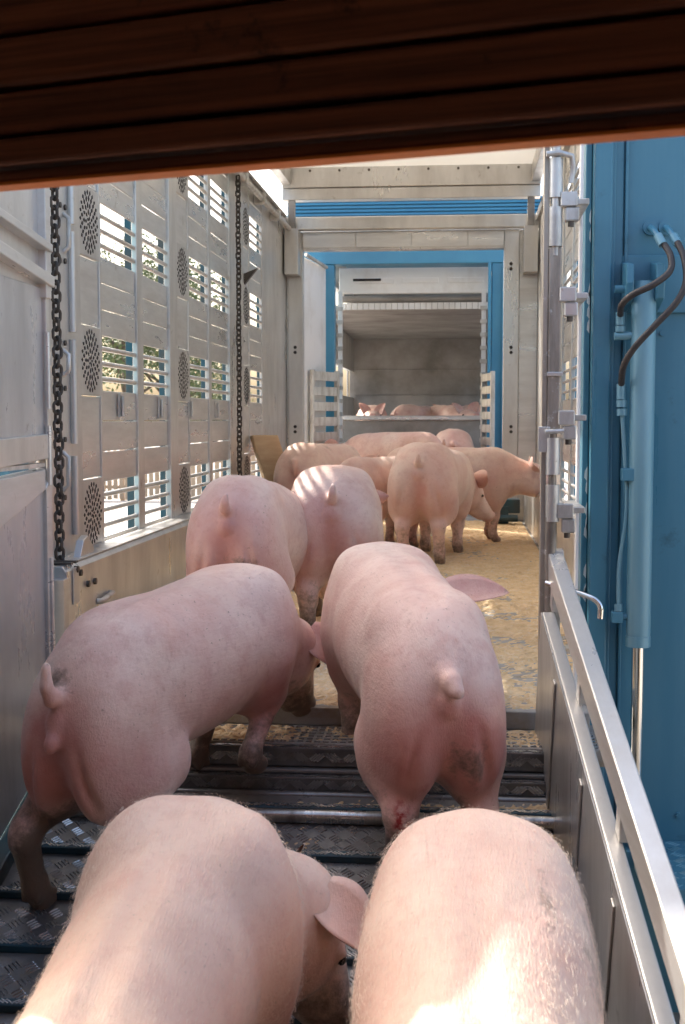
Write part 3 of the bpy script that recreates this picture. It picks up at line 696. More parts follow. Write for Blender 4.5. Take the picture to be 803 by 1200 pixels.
# ------------------------------------------------------------------ left-hand ramp gate
lg = tag(empty('ramp_gate', (-1.27, 3.2, RZ(3.2))), 'dull aluminium panelled gate leaf beside the hanging chain', 'gate')
GX = -1.25
def LZ(px, py): return at_x(px, py, GX)
ye = LZ(56, 500).y; yn = 2.40
def lpoly(pts, m, name, proud=0.0, th=.03, bv=.003): return MB().prism([(GX + proud - th, y, z) for y, z in pts], (th, 0, 0)).build(name, m, lg, bv)
def PY(px, py): q = LZ(px, py); return (q.y, q.z)
zb = lambda y: RZ(y) + .06
c1 = PY(54, 548); sl1 = (PY(0, 560)[1] - c1[1]) / (PY(0, 560)[0] - c1[0]); e0, e1 = PY(50, 562), PY(0, 602); slf = (e1[1] - e0[1]) / (e1[0] - e0[0])
# lower leaf
lpoly([(ye, zb(ye)), (ye, c1[1]), (yn, c1[1] + sl1 * (yn - c1[0])), (yn, zb(yn))], 'sheet', 'lower_panel', 0)
# frame of the lower leaf
lpoly([(ye - .055, zb(ye) + .02), (ye - .055, c1[1] - .06), (ye - .002, c1[1] - .002), (ye - .002, zb(ye))], 'gate', 'stile', .012, .04)
z_a = c1[1]
lpoly([(ye - .056, e0[1] - .03), (ye - .056, z_a - .004), (yn, z_a + sl1 * (yn - ye) - .004), (yn, e0[1] - .03 + slf * (yn - ye))], 'gate', 'top_rail', .010, .035)
# middle leaf
m0, m1 = PY(50, 538), PY(50, 345); dm = .02 + sl1 * (yn - ye)
lpoly([(ye, m0[1]), (ye, m1[1] + .02), (2.95, m1[1] + .02), (yn, .92), (yn, m0[1] + sl1 * (yn - ye))], 'sheet', 'middle_panel', 0)  # out-of-view near end cut to shade one near pig and light the other
lpoly([(ye - .035, m0[1] + .0), (ye - .035, m1[1]), (ye - .001, m1[1] + .018), (ye - .001, m0[1])], 'alu', 'stile', .012, .03)
lpoly([(ye - .036, m0[1] + .001), (ye - .036, m0[1] + .075), (yn, m0[1] + .09 + sl1 * (yn - ye)), (yn, m0[1] + .001 + sl1 * (yn - ye))], 'alu', 'bottom_rail', .014, .03)
a, b = PY(48, 342), PY(0, 312)
k = (b[1] - a[1]) / (b[0] - a[0])
lpoly([(ye - .0, m1[1] + .022), (ye - .0, m1[1] + .055), (3.2, m1[1] + .055 + k * (3.2 - ye)), (3.2, m1[1] + .02 + k * (3.2 - ye))], 'gate', 'flange', .03, .05)
# upper leaf
c, d = PY(50, 291), PY(0, 257); k2 = (d[1] - c[1]) / (d[0] - c[0])
lpoly([(ye, m1[1] + .01), (ye, 1.80), (3.12, 1.44), (2.95, 1.36), (2.95, m1[1] + .01)], 'alu', 'upper_panel', -.004)  # unseen top edge sloped to shape the sun patches on the near pigs
lpoly([(ye - .012, c[1] - .012), (ye - .012, c[1] + .012), (3.3, c[1] + .012 + k2 * (3.3 - ye)), (3.3, c[1] - .012 + k2 * (3.3 - ye))], 'gate', 'flange', .03, .045)
lpoly([(ye - .05, 1.28), (ye - .05, 1.78), (ye - .002, 1.79), (ye - .002, 1.28)], 'gate', 'stile', .02, .03)
for z0, z1 in ((.95, 1.18), (.72, .90), (.15, .5)):
    MB().tube([(GX + .012, ye - .03, z0), (GX + .012, ye - .03, z1)], .010, 8).build('hinge_barrel', 'gate', lg)
MB().box(GX - .02, GX + .01, yn + .02, ye - .06, c1[1] + .004, c1[1] + .016).build('stay', 'galv', lg)
MB().tube([(GX - .015, ye - .015, zb(ye)), (GX - .015, ye - .015, 1.79)], .018, 10).build('gate_post', 'gate', lg)

# ------------------------------------------------------------------ chains
def link_mb(L, W, r):
    pts = []
    n = 16
    for i in range(n):
        a = 2 * math.pi * i / n; x_ = math.cos(a) * W; z_ = math.sin(a) * W + (L - W if math.sin(a) >= 0 else -(L - W)); pts.append(Vector((x_, 0, z_)))
    m_ = MB(); vs, fs = [], []; k = 7
    for i, p in enumerate(pts):
        t = (pts[(i + 1) % n] - pts[i - 1]).normalized(); u = Vector((0, 1, 0)); w = t.cross(u)
        for j in range(k): a = 2 * math.pi * j / k; vs.append(p + (u * math.cos(a) + w * math.sin(a)) * r)
    for i in range(n):
        for j in range(k): fs.append((i * k + j, i * k + (j + 1) % k, ((i + 1) % n) * k + (j + 1) % k, ((i + 1) % n) * k + j))
    return m_.add(vs, fs, True)
def chain(px, y_top, y_bot, X, L, W, r, label):
    a, b = at_x(px, y_top, X), at_x(px, y_bot, X)
    o = tag(empty('chain', (X, a.y, b.z)), label, 'chain', None)
    z = a.z; k = 0
    while z > b.z:
        inst('chain_link', ('link', L), lambda: link_mb(L, W, r), 'iron', o, (X + rng.uniform(-.002, .002), a.y + rng.uniform(-.002, .002), z - L), (rng.uniform(-.06, .06), 0, (R(50) if k % 2 else R(-40)) + rng.uniform(-.15, .15)))
        z -= 2 * L - 2 * r * .98; k += 1
    return o
chain(63, 175, 658, XL + .06, .0235, .0165, .0062, 'rusty iron chain hanging down beside the panelled ramp gate')
chain(279, 205, 556, XL + .06, .0235, .0165, .0062, 'dark iron chain hanging on the wall post near the tan board')

# ------------------------------------------------------------------ tan board leaning at the sill
bq = at_x(318, 560, lx + .05)
u = Vector((.45, .25, 0)).normalized(); upb = Vector((-.30, .0, 1)).normalized(); nb = u.cross(upb).normalized()
c = at_y(318, 540, 9.6)
tag(MB().obox(c - upb * .16, u, nb, upb, .105, .035, .36).build('board', 'board', None, .01, (c.x + .05, c.y, .0)), 'tan wooden board leaning against the left trailer wall', 'board')

# ------------------------------------------------------------------ pigs
HH = {}
def smin(a, b, k):
    h = np.clip(.5 + .5 * (b - a) / k, 0, 1); return b + (a - b) * h - k * h * (1 - h)
class Field:
    def __init__(s, lo, hi, h):
        s.lo = np.array(lo, np.float32); s.h = h
        s.n = np.ceil((np.array(hi) - s.lo) / h).astype(int) + 1
        s.ax = [s.lo[i] + h * np.arange(s.n[i], dtype=np.float32) for i in range(3)]
        s.d = np.full(s.n, 1.0, np.float32)
    def sub(s, lo, hi):
        sl_ = []
        for i in range(3):
            a = max(0, int((lo[i] - s.lo[i]) / s.h)); b = min(s.n[i], int((hi[i] - s.lo[i]) / s.h) + 2)
            if b <= a: return None, None
            sl_.append(slice(a, b))
        g_ = np.meshgrid(*[s.ax[i][sl_[i]] for i in range(3)], indexing='ij', sparse=True)
        return tuple(sl_), g_
    def ell(s, c, r, k=.05, rot=None, neg=False):
        c = np.array(c, np.float32); m_ = max(r) + k * 1.2 + .03
        sl_, g_ = s.sub(c - m_, c + m_)
        if sl_ is None: return
        x, y, z = [g_[i] - c[i] for i in range(3)]
        if rot is not None: x, y, z = [rot[0][i] * x + rot[1][i] * y + rot[2][i] * z for i in range(3)]   # rot columns = local axes
        k0 = np.sqrt((x / r[0]) ** 2 + (y / r[1]) ** 2 + (z / r[2]) ** 2); k1 = np.sqrt((x / r[0] ** 2) ** 2 + (y / r[1] ** 2) ** 2 + (z / r[2] ** 2) ** 2) + 1e-6
        v = k0 * (k0 - 1) / k1
        s.d[sl_] = -smin(-s.d[sl_], v, k) if neg else smin(s.d[sl_], v, k)
    def cone(s, a, b, r1, r2, k=.03, neg=False):
        a, b = np.array(a, np.float32), np.array(b, np.float32); m_ = max(r1, r2) + k * 1.2 + .03
        sl_, g_ = s.sub(np.minimum(a, b) - m_, np.maximum(a, b) + m_)
        if sl_ is None: return
        ba = b - a; L = float(ba @ ba) + 1e-9
        x, y, z = [g_[i] - a[i] for i in range(3)]
        t = np.clip((x * ba[0] + y * ba[1] + z * ba[2]) / L, 0, 1)
        v = np.sqrt((x - t * ba[0]) ** 2 + (y - t * ba[1]) ** 2 + (z - t * ba[2]) ** 2) - (r1 + (r2 - r1) * t)
        s.d[sl_] = -smin(-s.d[sl_], v, k) if neg else smin(s.d[sl_], v, k)
    def nets(s):
        d = s.d; S_ = d < 0; n = np.array(d.shape); acc = np.zeros((*(n - 1), 3), np.float32); cnt = np.zeros(n - 1, np.float32); quads = []
        vid = None; edges = []
        for ax in range(3):
            i0 = [slice(None)] * 3; i1 = [slice(None)] * 3; i0[ax] = slice(0, -1); i1[ax] = slice(1, None)
            cr = S_[tuple(i0)] != S_[tuple(i1)]; e = np.argwhere(cr)
            d0 = d[tuple(i0)][cr]; d1 = d[tuple(i1)][cr]; t = d0 / (d0 - d1)
            pos = e.astype(np.float32); pos[:, ax] += t
            u, v = (ax + 1) % 3, (ax + 2) % 3
            ok = (e[:, u] > 0) & (e[:, v] > 0) & (e[:, u] < n[u] - 1) & (e[:, v] < n[v] - 1)
            e, pos, d0 = e[ok], pos[ok], d0[ok]; cells = []
            for du, dv in ((-1, -1), (0, -1), (0, 0), (-1, 0)):
                c = e.copy(); c[:, u] += du; c[:, v] += dv; cells.append(c)
                np.add.at(acc, (c[:, 0], c[:, 1], c[:, 2]), pos); np.add.at(cnt, (c[:, 0], c[:, 1], c[:, 2]), 1)
            edges.append((cells, d0 < 0))
        act = cnt > 0; vid = np.full(cnt.shape, -1, np.int64); vid[act] = np.arange(act.sum())
        V = s.lo + (acc[act] / cnt[act][:, None]) * s.h
        for cells, inside in edges:
            q = np.stack([vid[c[:, 0], c[:, 1], c[:, 2]] for c in cells], 1)
            q[~inside] = q[~inside][:, ::-1]; quads.append(q)
        return V.astype(np.float64), np.concatenate(quads)

def rotm(yaw, pitch, roll=0):
    """columns: right, forward, up for yaw to the right and pitch up (degrees)"""
    y, p = R(yaw), R(pitch)
    f = np.array([math.sin(y) * math.cos(p), math.cos(y) * math.cos(p), math.sin(p)]); r = np.array([math.cos(y), -math.sin(y), 0]); u = np.cross(r, f)
    if roll: c, s_ = math.cos(R(roll)), math.sin(R(roll)); r, u = r * c + u * s_, u * c - r * s_
    return np.stack([r, f, u], 1)

def ear_mesh(base, out, nrm, L, W, cup, droop, n=12, m_=7, th=.0045):
    out = np.array(out, float); out /= np.linalg.norm(out); nrm = np.array(nrm, float); nrm -= out * (nrm @ out); nrm /= np.linalg.norm(nrm); sd_ = np.cross(out, nrm)
    V = []
    for side in (1, -1):
        for i in range(n + 1):
            t = i / n; w = W * (max(0, math.sin(math.pi * (.22 + .78 * t))) ** .75) * (1 if t < 1 else 0); ang = droop * t * t
            for j in range(m_ + 1):
                v = j / m_ * 2 - 1
                edge = (1 - abs(v) ** 4) * (1 - t ** 6)
                p = np.array(base) + out * (L * t * (1 - .15 * ang * t)) + sd_ * (w * v * (1 - .25 * cup)) + nrm * (cup * w * v * v * .9 - L * ang * t * .5 + side * th * (.25 + .75 * edge) * (1.5 - t))
                V.append(p)
    k = (n + 1) * (m_ + 1); Fq = []
    idx = lambda s_, i, j: s_ * k + i * (m_ + 1) + j
    for i in range(n):
        for j in range(m_):
            Fq.append((idx(0, i, j), idx(0, i, j + 1), idx(0, i + 1, j + 1), idx(0, i + 1, j))); Fq.append((idx(1, i, j), idx(1, i + 1, j), idx(1, i + 1, j + 1), idx(1, i, j + 1)))
        Fq.append((idx(0, i, 0), idx(0, i + 1, 0), idx(1, i + 1, 0), idx(1, i, 0))); Fq.append((idx(0, i, m_), idx(1, i, m_), idx(1, i + 1, m_), idx(0, i + 1, m_)))
    return np.array(V), np.array(Fq)

def make_pig(label, hip, yaw, z0, slope=0.0, scale=1.0, res=.010, head=(0, -35), neck=None, bend=0.0, legs=None, tail='up', ears=None, arch=0.0, fat=1.0,
             splats=(), group=None, hairs=0, roll=0.0, name='pig', seed=0, lower_front=0.0, pale=.22, muck=1.0, zs=1.0, neck_len=.20, neck_r=.165, brawn=0.0, ear_len=.205):
    """hip: (x, y) of the floor point below the hips; local frame: x right, y forward, z up"""
    fd = Field((-.34, -.36, -.02), (.40 if True else .34, 1.42, .86), res)
    w = fat
    fd.ell((0, -.015, .535), (.150 * w, .185, .198), .05)
    fd.ell((0, .10, .535), (.165 * w, .22, .205), .08)
    fd.ell((0, .30, .515), (.182 * w, .30, .222), .08)
    fd.ell((0, .50, .505), (.178 * w, .26, .218), .08)
    fd.ell((0, .66, .505), (.168 * w, .21, .205), .08)
    if w > 1.1:
        for s in (-1, 1): fd.ell((s * .080 * w, .48, .570), (.10, .30, .125), .06)
    # neck and head
    hy_, hp_ = head; nk = neck or (hy_ * .45, hp_ * .45)
    Rn = rotm(*nk); B = np.array([0, .76, .515]) + Rn[:, 1] * neck_len
    fd.cone((0, .70, .525), B, neck_r * w, min(.118, neck_r * .82), .06)
    if brawn:
        for s in (-1, 1): fd.ell((s * (.10 + brawn * .4), .63, .50), (.095 + brawn, .15, .20), .05)
    Rh = rotm(hy_, hp_); Hd = lambda x, y, z: B + Rh @ np.array([x, y, z], float)
    fd.ell(Hd(0, .03, 0), (.098, .125, .108), .05, Rh)
    fd.cone(Hd(0, .10, -.005), Hd(0, .265, -.04), .082, .047, .03)
    fd.ell(Hd(0, .285, -.043), (.053, .022, .047), .012, Rh)
    fd.cone(Hd(0, .06, -.075), Hd(0, .225, -.082), .055, .026, .025)
    for s in (-1, 1):
        fd.ell(Hd(s * .058, .02, -.055), (.062, .10, .072), .04, Rh)
        fd.ell(Hd(s * .018, .306, -.040), (.009, .014, .012), .006, Rh, True)
        fd.ell(Hd(s * .078, .105, .040), (.018, .022, .014), .015, Rh)
    # hams and shoulders
    for s in (-1, 1):
        fd.ell((s * .080 * w, -.050, .460), (.100 * w, .155, .205), .035)
        fd.ell((s * .100 * w, .01, .395), (.080, .120, .122), .05)
        fd.ell((s * .098 * w, .655, .42), (.085, .125, .175), .05)
    for s in (-1, 1):
        fd.ell((s * .088 * w, .63, .640), (.05, .12, .055), .06)                 # shoulder blades
        fd.ell((s * .085 * w, .06, .655), (.045, .07, .05), .06)                 # hip bones
    fd.cone((0, .0, .765), (0, .58, .762), .012, .012, .05, True)                # groove along the spine
    # legs: each (foot dx, foot dy, foot lift)
    lg_ = dict(hl=(0, 0, 0), hr=(0, 0, 0), fl=(0, 0, 0), fr=(0, 0, 0)); lg_.update(legs or {})
    hoofs = []
    for key, s in (('hl', -1), ('hr', 1)):
        dx, dy, lf = lg_[key]
        thigh = np.array([s * .098, .03, .34]); foot = np.array([s * .105 + dx, -.03 + dy, 0.0 + lf])
        hock = np.array([s * .105 + dx * .75, -.115 + dy * .8, .235 + lf * .75]); fet = foot + np.array([0, -.022, .085])
        stif = np.array([s * .105 + dx * .2, .075 + dy * .25, .335 + lf * .3])
        fd.cone(thigh, stif, .105, .085, .05); fd.cone(stif, hock + np.array([0, .015, .02]), .078, .046, .04)
        fd.cone(hock, hock + np.array([0, -.012, .02]), .032, .022, .02)
        fd.cone(hock, fet, .039, .031, .025); fd.cone(fet, foot + np.array([0, .005, .035]), .033, .034, .02)
        hoofs.append((foot, s))
    for key, s in (('fl', -1), ('fr', 1)):
        dx, dy, lf = lg_[key]
        elb = np.array([s * .10, .665 + dy * .15, .335 + lf * .2]); foot = np.array([s * .105 + dx, .675 + dy, lf]); fet = foot + np.array([0, -.015, .08])
        bendk = .10 * min(1, lf / .12) if lf > 0 else 0
        car = (elb + fet) * .5 + np.array([0, .012 + bendk, .0 + bendk * .5])
        fd.cone((s * .098, .65, .44), elb, .085, .068, .05); fd.cone(elb, car, .062, .040, .03); fd.cone(car, fet, .039, .030, .025); fd.cone(fet, foot + np.array([0, .005, .035]), .032, .034, .02)
        hoofs.append((foot, s))
    for foot, s in hoofs:
        for t in (-1, 1):
            fd.ell(foot + np.array([t * .0165, .018, .024]), (.0165, .034, .026), .006)
            fd.ell(foot + np.array([t * .022, -.036, .055]), (.010, .012, .018), .01)
    # cleft, flank fold, tail
    fd.cone((0, -.225, .52), (0, -.205, .30), .008, .022, .03, True)
    for s in (-1, 1): fd.cone((s * .070 * w, -.222, .54), (s * .115 * w, -.165, .30), .006, .010, .022, True)
    tb_ = np.array([0, -.165, .615])
    T = {'up': [(0, 0, 0), (0, -.042, .008), (.002, -.056, .032), (.004, -.054, .058)],
         'curl': [(0, 0, 0), (.0, -.05, .015), (.018, -.075, -.0), (.024, -.085, .022), (.008, -.09, .032)],
         'tall': [(0, 0, 0), (0, -.045, .012), (-.002, -.062, .045), (-.006, -.056, .085)],
         'stub': [(0, 0, 0), (.004, -.040, .0), (.010, -.062, -.012)],
         'down': [(0, 0, 0), (.006, -.045, -.005), (.014, -.058, -.05), (.012, -.055, -.10)]}[tail]
    rad = [.026, .020, .0165, .0125, .0105]
    for i in range(len(T) - 1):
        fd.cone(tb_ + np.array(T[i]), tb_ + np.array(T[i + 1]), rad[i] + (.006 if tail == 'stub' else 0), rad[i + 1] + (.003 if tail == 'stub' else 0), .02 if i == 0 else .006)
    fd.ell((0, -.196, .560), (.024, .016, .030), .02)
    if tail == 'tall': fd.ell((.002, -.214, .520), (.020, .022, .026), .016)
    V, Q = fd.nets()
    HH['dz'] = 0
    # masks, in the rest pose
    z = V[:, 2]; yv = V[:, 1]; xv = V[:, 0]
    dirt = np.clip((.36 - z) / .24, 0, 1) * .50 + np.clip((.12 - z) / .1, 0, 1) * .30
    blush = np.clip(np.exp(-((yv + .2) ** 2 / .012 + (z - .52) ** 2 / .010 + xv ** 2 / .004)), 0, 1) * .75
    blush += np.exp(-(((yv - .60) / .10) ** 2 + ((z - .33) / .10) ** 2)) * .35
    blush += np.clip(1 - ((yv + .12) / .16) ** 2, 0, 1) * np.exp(-((z - .38) / .12) ** 2) * .68
    hd = (V - B) @ Rh
    sn = np.clip((hd[:, 1] - .22) / .06, 0, 1) * (np.linalg.norm(hd - np.array([0, .2, 0]), axis=1) < .2); blush = np.maximum(blush, sn * .55)
    blood = np.zeros(len(V))
    tail_d = np.linalg.norm(V - (tb_ + np.array([0, -.06, .03])), axis=1); blush = np.maximum(blush, np.clip(1.2 - tail_d / .06, 0, 1) * .4)
    for kind, c, r in splats:
        dd = np.clip(1 - np.linalg.norm((V - np.array(c)) / np.array(r), axis=1), 0, 1)
        if kind == 'dirt': dirt = np.maximum(dirt, dirt + dd * .5)
        elif kind == 'blush': blush = blush + dd * .9
        else: blood = np.maximum(blood, np.clip(dd * 2.2, 0, 1))
    dirt = dirt * muck
    marks = np.stack([dirt, np.clip(blush, 0, 1), blood], 1)
    nb_ = len(V); faces = [Q]; mi = [np.zeros(len(Q), int)]
    # ears
    es = ears or ((1.0, .12, .38), (1.0, .12, .38))
    for s, e_ in zip((-1, 1), es):
        o_ = Rh @ np.array([s * e_[0], e_[1], e_[2]]); n_ = Rh @ (np.array([-s * .25, .75, .65]) if len(e_) == 3 else np.array([s * e_[3], e_[4], e_[5]]))
        ev, ef = ear_mesh(Hd(s * .062, -.015, .075), o_, n_, ear_len, .072, .45, .35 if ear_len < .22 else .12)
        if s < 0: ef = ef[:, ::-1]
        faces.append(ef + len(V)); mi.append(np.zeros(len(ef), int)); V = np.concatenate([V, ev])
        tt = np.repeat(np.linspace(0, 1, 13), 8); tt = np.concatenate([tt, tt])
        marks = np.concatenate([marks, np.stack([tt ** 3 * .16 + .05, .28 + .30 * tt, 0 * tt], 1)])
    # eyes
    for s in (-1, 1):
        c = Hd(s * .087, .112, .036); ev = []; ef = []
        n1, n2 = 6, 8
        for i in range(n1 + 1):
            for j in range(n2): a, b = math.pi * i / n1, 2 * math.pi * j / n2; ev.append(c + .0115 * np.array([math.sin(a) * math.cos(b), math.sin(a) * math.sin(b), math.cos(a)]))
        for i in range(n1):
            for j in range(n2): ef.append((i * n2 + j, (i + 1) * n2 + j, (i + 1) * n2 + (j + 1) % n2, i * n2 + (j + 1) % n2))
        faces.append(np.array(ef) + len(V)); mi.append(np.ones(len(ef), int)); V = np.concatenate([V, np.array(ev)]); marks = np.concatenate([marks, np.zeros((len(ev), 3))])
    # individual lumps, so that no two backs are the same
    rs = np.random.RandomState(seed + 5)
    body = np.clip((V[:, 2] - .25) / .15, 0, 1)
    for _ in range(7):
        k_ = rs.normal(0, 5.0, 3); ph = rs.uniform(0, 6.28); V = V + (body * .0035 * np.sin(V @ k_ + ph))[:, None] * np.array([V[:, 0] / .2, 0 * body, (V[:, 2] - .5) / .25]).T
    # arch of the back, sideways bend, ground slope
    V = V.copy()
    lift = np.clip(V[:, 2] / .5, 0, 1)
    V[:, 2] += arch * lift * np.exp(-((V[:, 1] - .32) / .3) ** 2) - lower_front * lift * np.clip((V[:, 1] - .1) / .6, 0, 1.3)
    if bend:
        kq = R(bend) / .75; ys = np.clip(V[:, 1], 0, .85); an = kq * ys
        cx_ = (1 - np.cos(an)) / kq; cy_ = np.sin(an) / kq; ex = V[:, 1] - ys
        nx_ = cx_ + V[:, 0] * np.cos(an) + ex * np.sin(an); ny_ = cy_ - V[:, 0] * np.sin(an) + ex * np.cos(an); V[:, 0], V[:, 1] = nx_, ny_
    V[:, 2] *= zs
    V[:, 2] += V[:, 1] * slope + V[:, 0] * roll
    V *= scale
    me = bpy.data.meshes.new(name)
    Qa = np.concatenate(faces); mia = np.concatenate(mi)
    me.vertices.add(len(V)); me.vertices.foreach_set('co', V.astype(np.float32).ravel())
    me.loops.add(len(Qa) * 4); me.loops.foreach_set('vertex_index', Qa.astype(np.int32).ravel())
    me.polygons.add(len(Qa)); me.polygons.foreach_set('loop_start', np.arange(0, len(Qa) * 4, 4, dtype=np.int32))
    me.polygons.foreach_set('use_smooth', np.ones(len(Qa), bool)); me.polygons.foreach_set('material_index', mia.astype(np.int32))
    me.materials.append(M['pig']); me.materials.append(M['eye'])
    at_ = me.color_attributes.new('marks', 'FLOAT_COLOR', 'POINT')
    at_.data.foreach_set('color', np.concatenate([marks, np.full((len(marks), 1), pale)], 1).astype(np.float32).ravel())
    me.update(calc_edges=True); me.validate()
    o = bpy.data.objects.new(name, me); col.objects.link(o)
    o.location = (hip[0], hip[1], z0); o.rotation_euler = (0, 0, R(-yaw))
    tag(o, label, 'pig', group)
    if hairs:
        # short bristles lying back along the skin
        nrm = np.empty(len(me.vertices) * 3, np.float32); me.vertices.foreach_get('normal', nrm); nrm = nrm.reshape(-1, 3)
        cand = np.where((np.arange(len(V)) < nb_) & (V[:, 2] - V[:, 1] * slope > .3 * scale))[0]
        pick = rs.choice(cand, hairs, replace=len(cand) < hairs); P = V[pick] + rs.normal(0, res * .5, (hairs, 3)); Nn = nrm[pick]
        P -= Nn * .001
        flow = np.array([0, -1.0, -.25]) + rs.normal(0, .16, (hairs, 3)); flow -= Nn * (flow * Nn).sum(1, keepdims=True); flow /= np.linalg.norm(flow, axis=1, keepdims=True) + 1e-6
        Lh = rs.uniform(.008, .018, (hairs, 1)); a_ = rs.uniform(.0, .09, (hairs, 1))
        pts = np.stack([P, P + (flow * .75 + Nn * a_) * Lh * .5, P + (flow * .95 + Nn * a_ * .8) * Lh], 1)
        cv = bpy.data.hair_curves.new('bristles'); cv.add_curves([3] * hairs)
        cv.points.foreach_set('position', pts.astype(np.float32).ravel())
        ra = cv.attributes.new('radius', 'FLOAT', 'POINT') if 'radius' not in cv.attributes else cv.attributes['radius']
        ra.data.foreach_set('value', np.tile(np.array([.00024, .00019, .00006], np.float32), hairs))
        cv.materials.append(M['bristle'])
        ho = bpy.data.objects.new('bristles', cv); col.objects.link(ho); ho.parent = o; ho['kind'] = 'stuff'
    return o

make_pig('pale pig with lowered head turned right at the ramp foot', (-.57, 1.77), -1, RZ(1.75), .3, 1.0, .0085, head=(44, -56), neck=(36, -40), neck_len=.22, neck_r=.135, ear_len=.16, brawn=.02, bend=13, seed=1, fat=1.05, pale=.55, hairs=38000, lower_front=0, ears=((.6, .8, -.4), (.75, .62, .22, .45, -.70, .55)),
         legs=dict(hl=(0, .05, 0), fr=(.02, -.06, 0)), splats=(('blush', (.17, .62, .34), (.10, .16, .16)),))
make_pig('pale bristly pig with muddy back beside the bright ramp gate', (.035, 1.76), 0, RZ(1.76), .3, 1.0, .0085, head=(0, -78), neck=(0, -62), seed=2, hairs=38000, fat=1.11, lower_front=.04, pale=.55,
         ears=((.5, .4, -.3), (.5, .4, -.3)),
         splats=(('dirt', (.11, .45, .70), (.035, .13, .06)), ('dirt', (.19, .45, .55), (.05, .25, .2))))
make_pig('pig striding onto the step with its right foreleg raised', (-.915, 3.18), 21, RZ(3.18), .26, .955, zs=1.05, muck=1.3, ears=((1, .4, 0), (.72, .66, -.06, .76, -.62, .13)), res=.0085, head=(10, -60), neck=(5, -45), seed=3, tail='tall', bend=4, lower_front=.07,
         legs=dict(hl=(-.05, -.05, 0), hr=(.0, .1, 0), fr=(.03, -.12, .10), fl=(0, -.06, .03)), splats=(('blush', (-.02, -.2, .47), (.24, .16, .20)), ('blush', (0, -.2, .5), (.10, .1, .10)), ('dirt', (-.1, -.1, .2), (.12, .14, .24)), ('dirt', (-.02, -.17, .64), (.08, .06, .06)), ('blush', (.17, .62, .34), (.1, .16, .16))))
make_pig('pig with stub tail and blood on its hind leg', (-.07, 3.31), -14, RZ(3.31), .22, 1.0, .0085, head=(62, -36), neck=(56, -20), ear_len=.25, seed=4, tail='stub', lower_front=.05,
         ears=((1, .12, .38), (.65, .49, .54, .37, -.79, .46)),
         splats=(('blush', (0, -.18, .40), (.26, .18, .22)), ('blush', (.04, -.2, .42), (.14, .14, .14)), ('dirt', (.05, -.2, .40), (.13, .10, .10)), ('dirt', (.0, -.1, .16), (.2, .2, .14)), ('blood', (-.11, -.14, .24), (.028, .06, .07)), ('blood', (-.05, -.2, .33), (.025, .05, .025))))
make_pig('pig with raised tail walking along the left wall sill', (-.81, 4.62), 3, 0, 0, .97, .010, head=(25, -55), seed=5, tail='up', bend=10, legs=dict(hr=(0, .12, 0)), lower_front=.09,
         splats=(('dirt', (.05, -.2, .42), (.14, .06, .07)),))
make_pig('round pig seen from behind between two striding pigs', (-.51, 5.15), -4, 0, 0, .98, .011, head=(-5, -40), seed=6, tail='up', fat=1.10)
make_pig('long-legged pig standing on sawdust with head turned to the right', (-.235, 8.1), 6, 0, 0, 1.08, .012, head=(55, -40), seed=7, muck=.6, pale=.35, fat=1.14, zs=.96, tail='up', bend=6, lower_front=.04)
make_pig('pig with dark tail beside the tan leaning board', (-1.15, 9.4), 16, 0, 0, 1.0, .014, head=(10, -30), seed=8, muck=.6, pale=.35, fat=1.12, tail='down', splats=(('dirt', (.1, .2, .72), (.08, .2, .08)),))
make_pig('pig half hidden behind the long-legged standing pig', (-.68, 8.6), 26, 0, 0, .90, .014, head=(10, -30), seed=9, muck=.6, pale=.35, fat=1.1, tail='up')
make_pig('pig heading left with pointed ear in the passage to the lorry', (-.34, 11.75), -52, 0, 0, 1.08, .014, head=(-5, -5), seed=10, muck=.72)
make_pig('pig with stub tail at the lorry entrance', (-.07, 12.4), 0, 0, 0, 1.12, .015, head=(0, -35), seed=11, muck=.72, tail='stub')
make_pig('pig in side view facing the right trailer wall', (-.40, 9.6), 82, 0, 0, .96, .012, head=(8, -14), seed=12, muck=.6, pale=.35, fat=1.12, neck_r=.175)
for k, (x, y, yw, hp_, lb) in enumerate(((-1.05, 15.05, 175, 12, 'pig with both ears up behind the lorry partition'), (-.62, 14.5, 30, 14, 'pig with pink ear beside the upright-eared pig in the lorry'),
                                   (-.25, 14.9, 160, 12, 'pig raising red ears in the middle of the lorry'), (.10, 14.5, 75, 5, 'pig showing only its back at the right lorry wall'))):
    make_pig(lb, (x, y), yw, .34, 0, 1.0, .018, head=(0, hp_ + 8), seed=20 + k, ears=((.35, -.1, 1), (.35, -.1, 1)))

# ------------------------------------------------------------------ barn: header boards over the doorway, inner walls and roof
BT = 1.82
bn = tag(empty('barn', (0, 0, GZ)), 'dark wooden barn doorway with plank header over the ramp', 'barn')
hu = Vector((math.cos(R(17)), -math.sin(R(17)), 0)); hn = Vector((math.sin(R(17)), math.cos(R(17)), 0))
hc = at_y(401, 182, 1.5)
zr = [at_y(401, y, 1.5).z for y in (182, 160, 119, 57, -12, -85)]
def hb(name, s0, s1, n0, n1, z0, z1, m, bv=.003, par=bn):
    c = Vector((hc.x, hc.y, 0)) + hu * ((s0 + s1) / 2) + hn * ((n0 + n1) / 2) + Vector((0, 0, (z0 + z1) / 2))
    return MB().obox(c, hu, hn, (0, 0, 1), (s1 - s0) / 2, (n1 - n0) / 2, (z1 - z0) / 2).build(name, m, par, bv)
hb('lintel', -2.2, 2.2, .012, .050, zr[0] + .005, zr[1] - .002, 'wood', .004)
hb('lintel_edge', -2.2, 2.2, .010, .048, zr[0], zr[0] + .0049, 'woodedge', .001)  # lit underside strip, bounce light put into its colour
offs = [.008, .0, .004, -.004, .002]
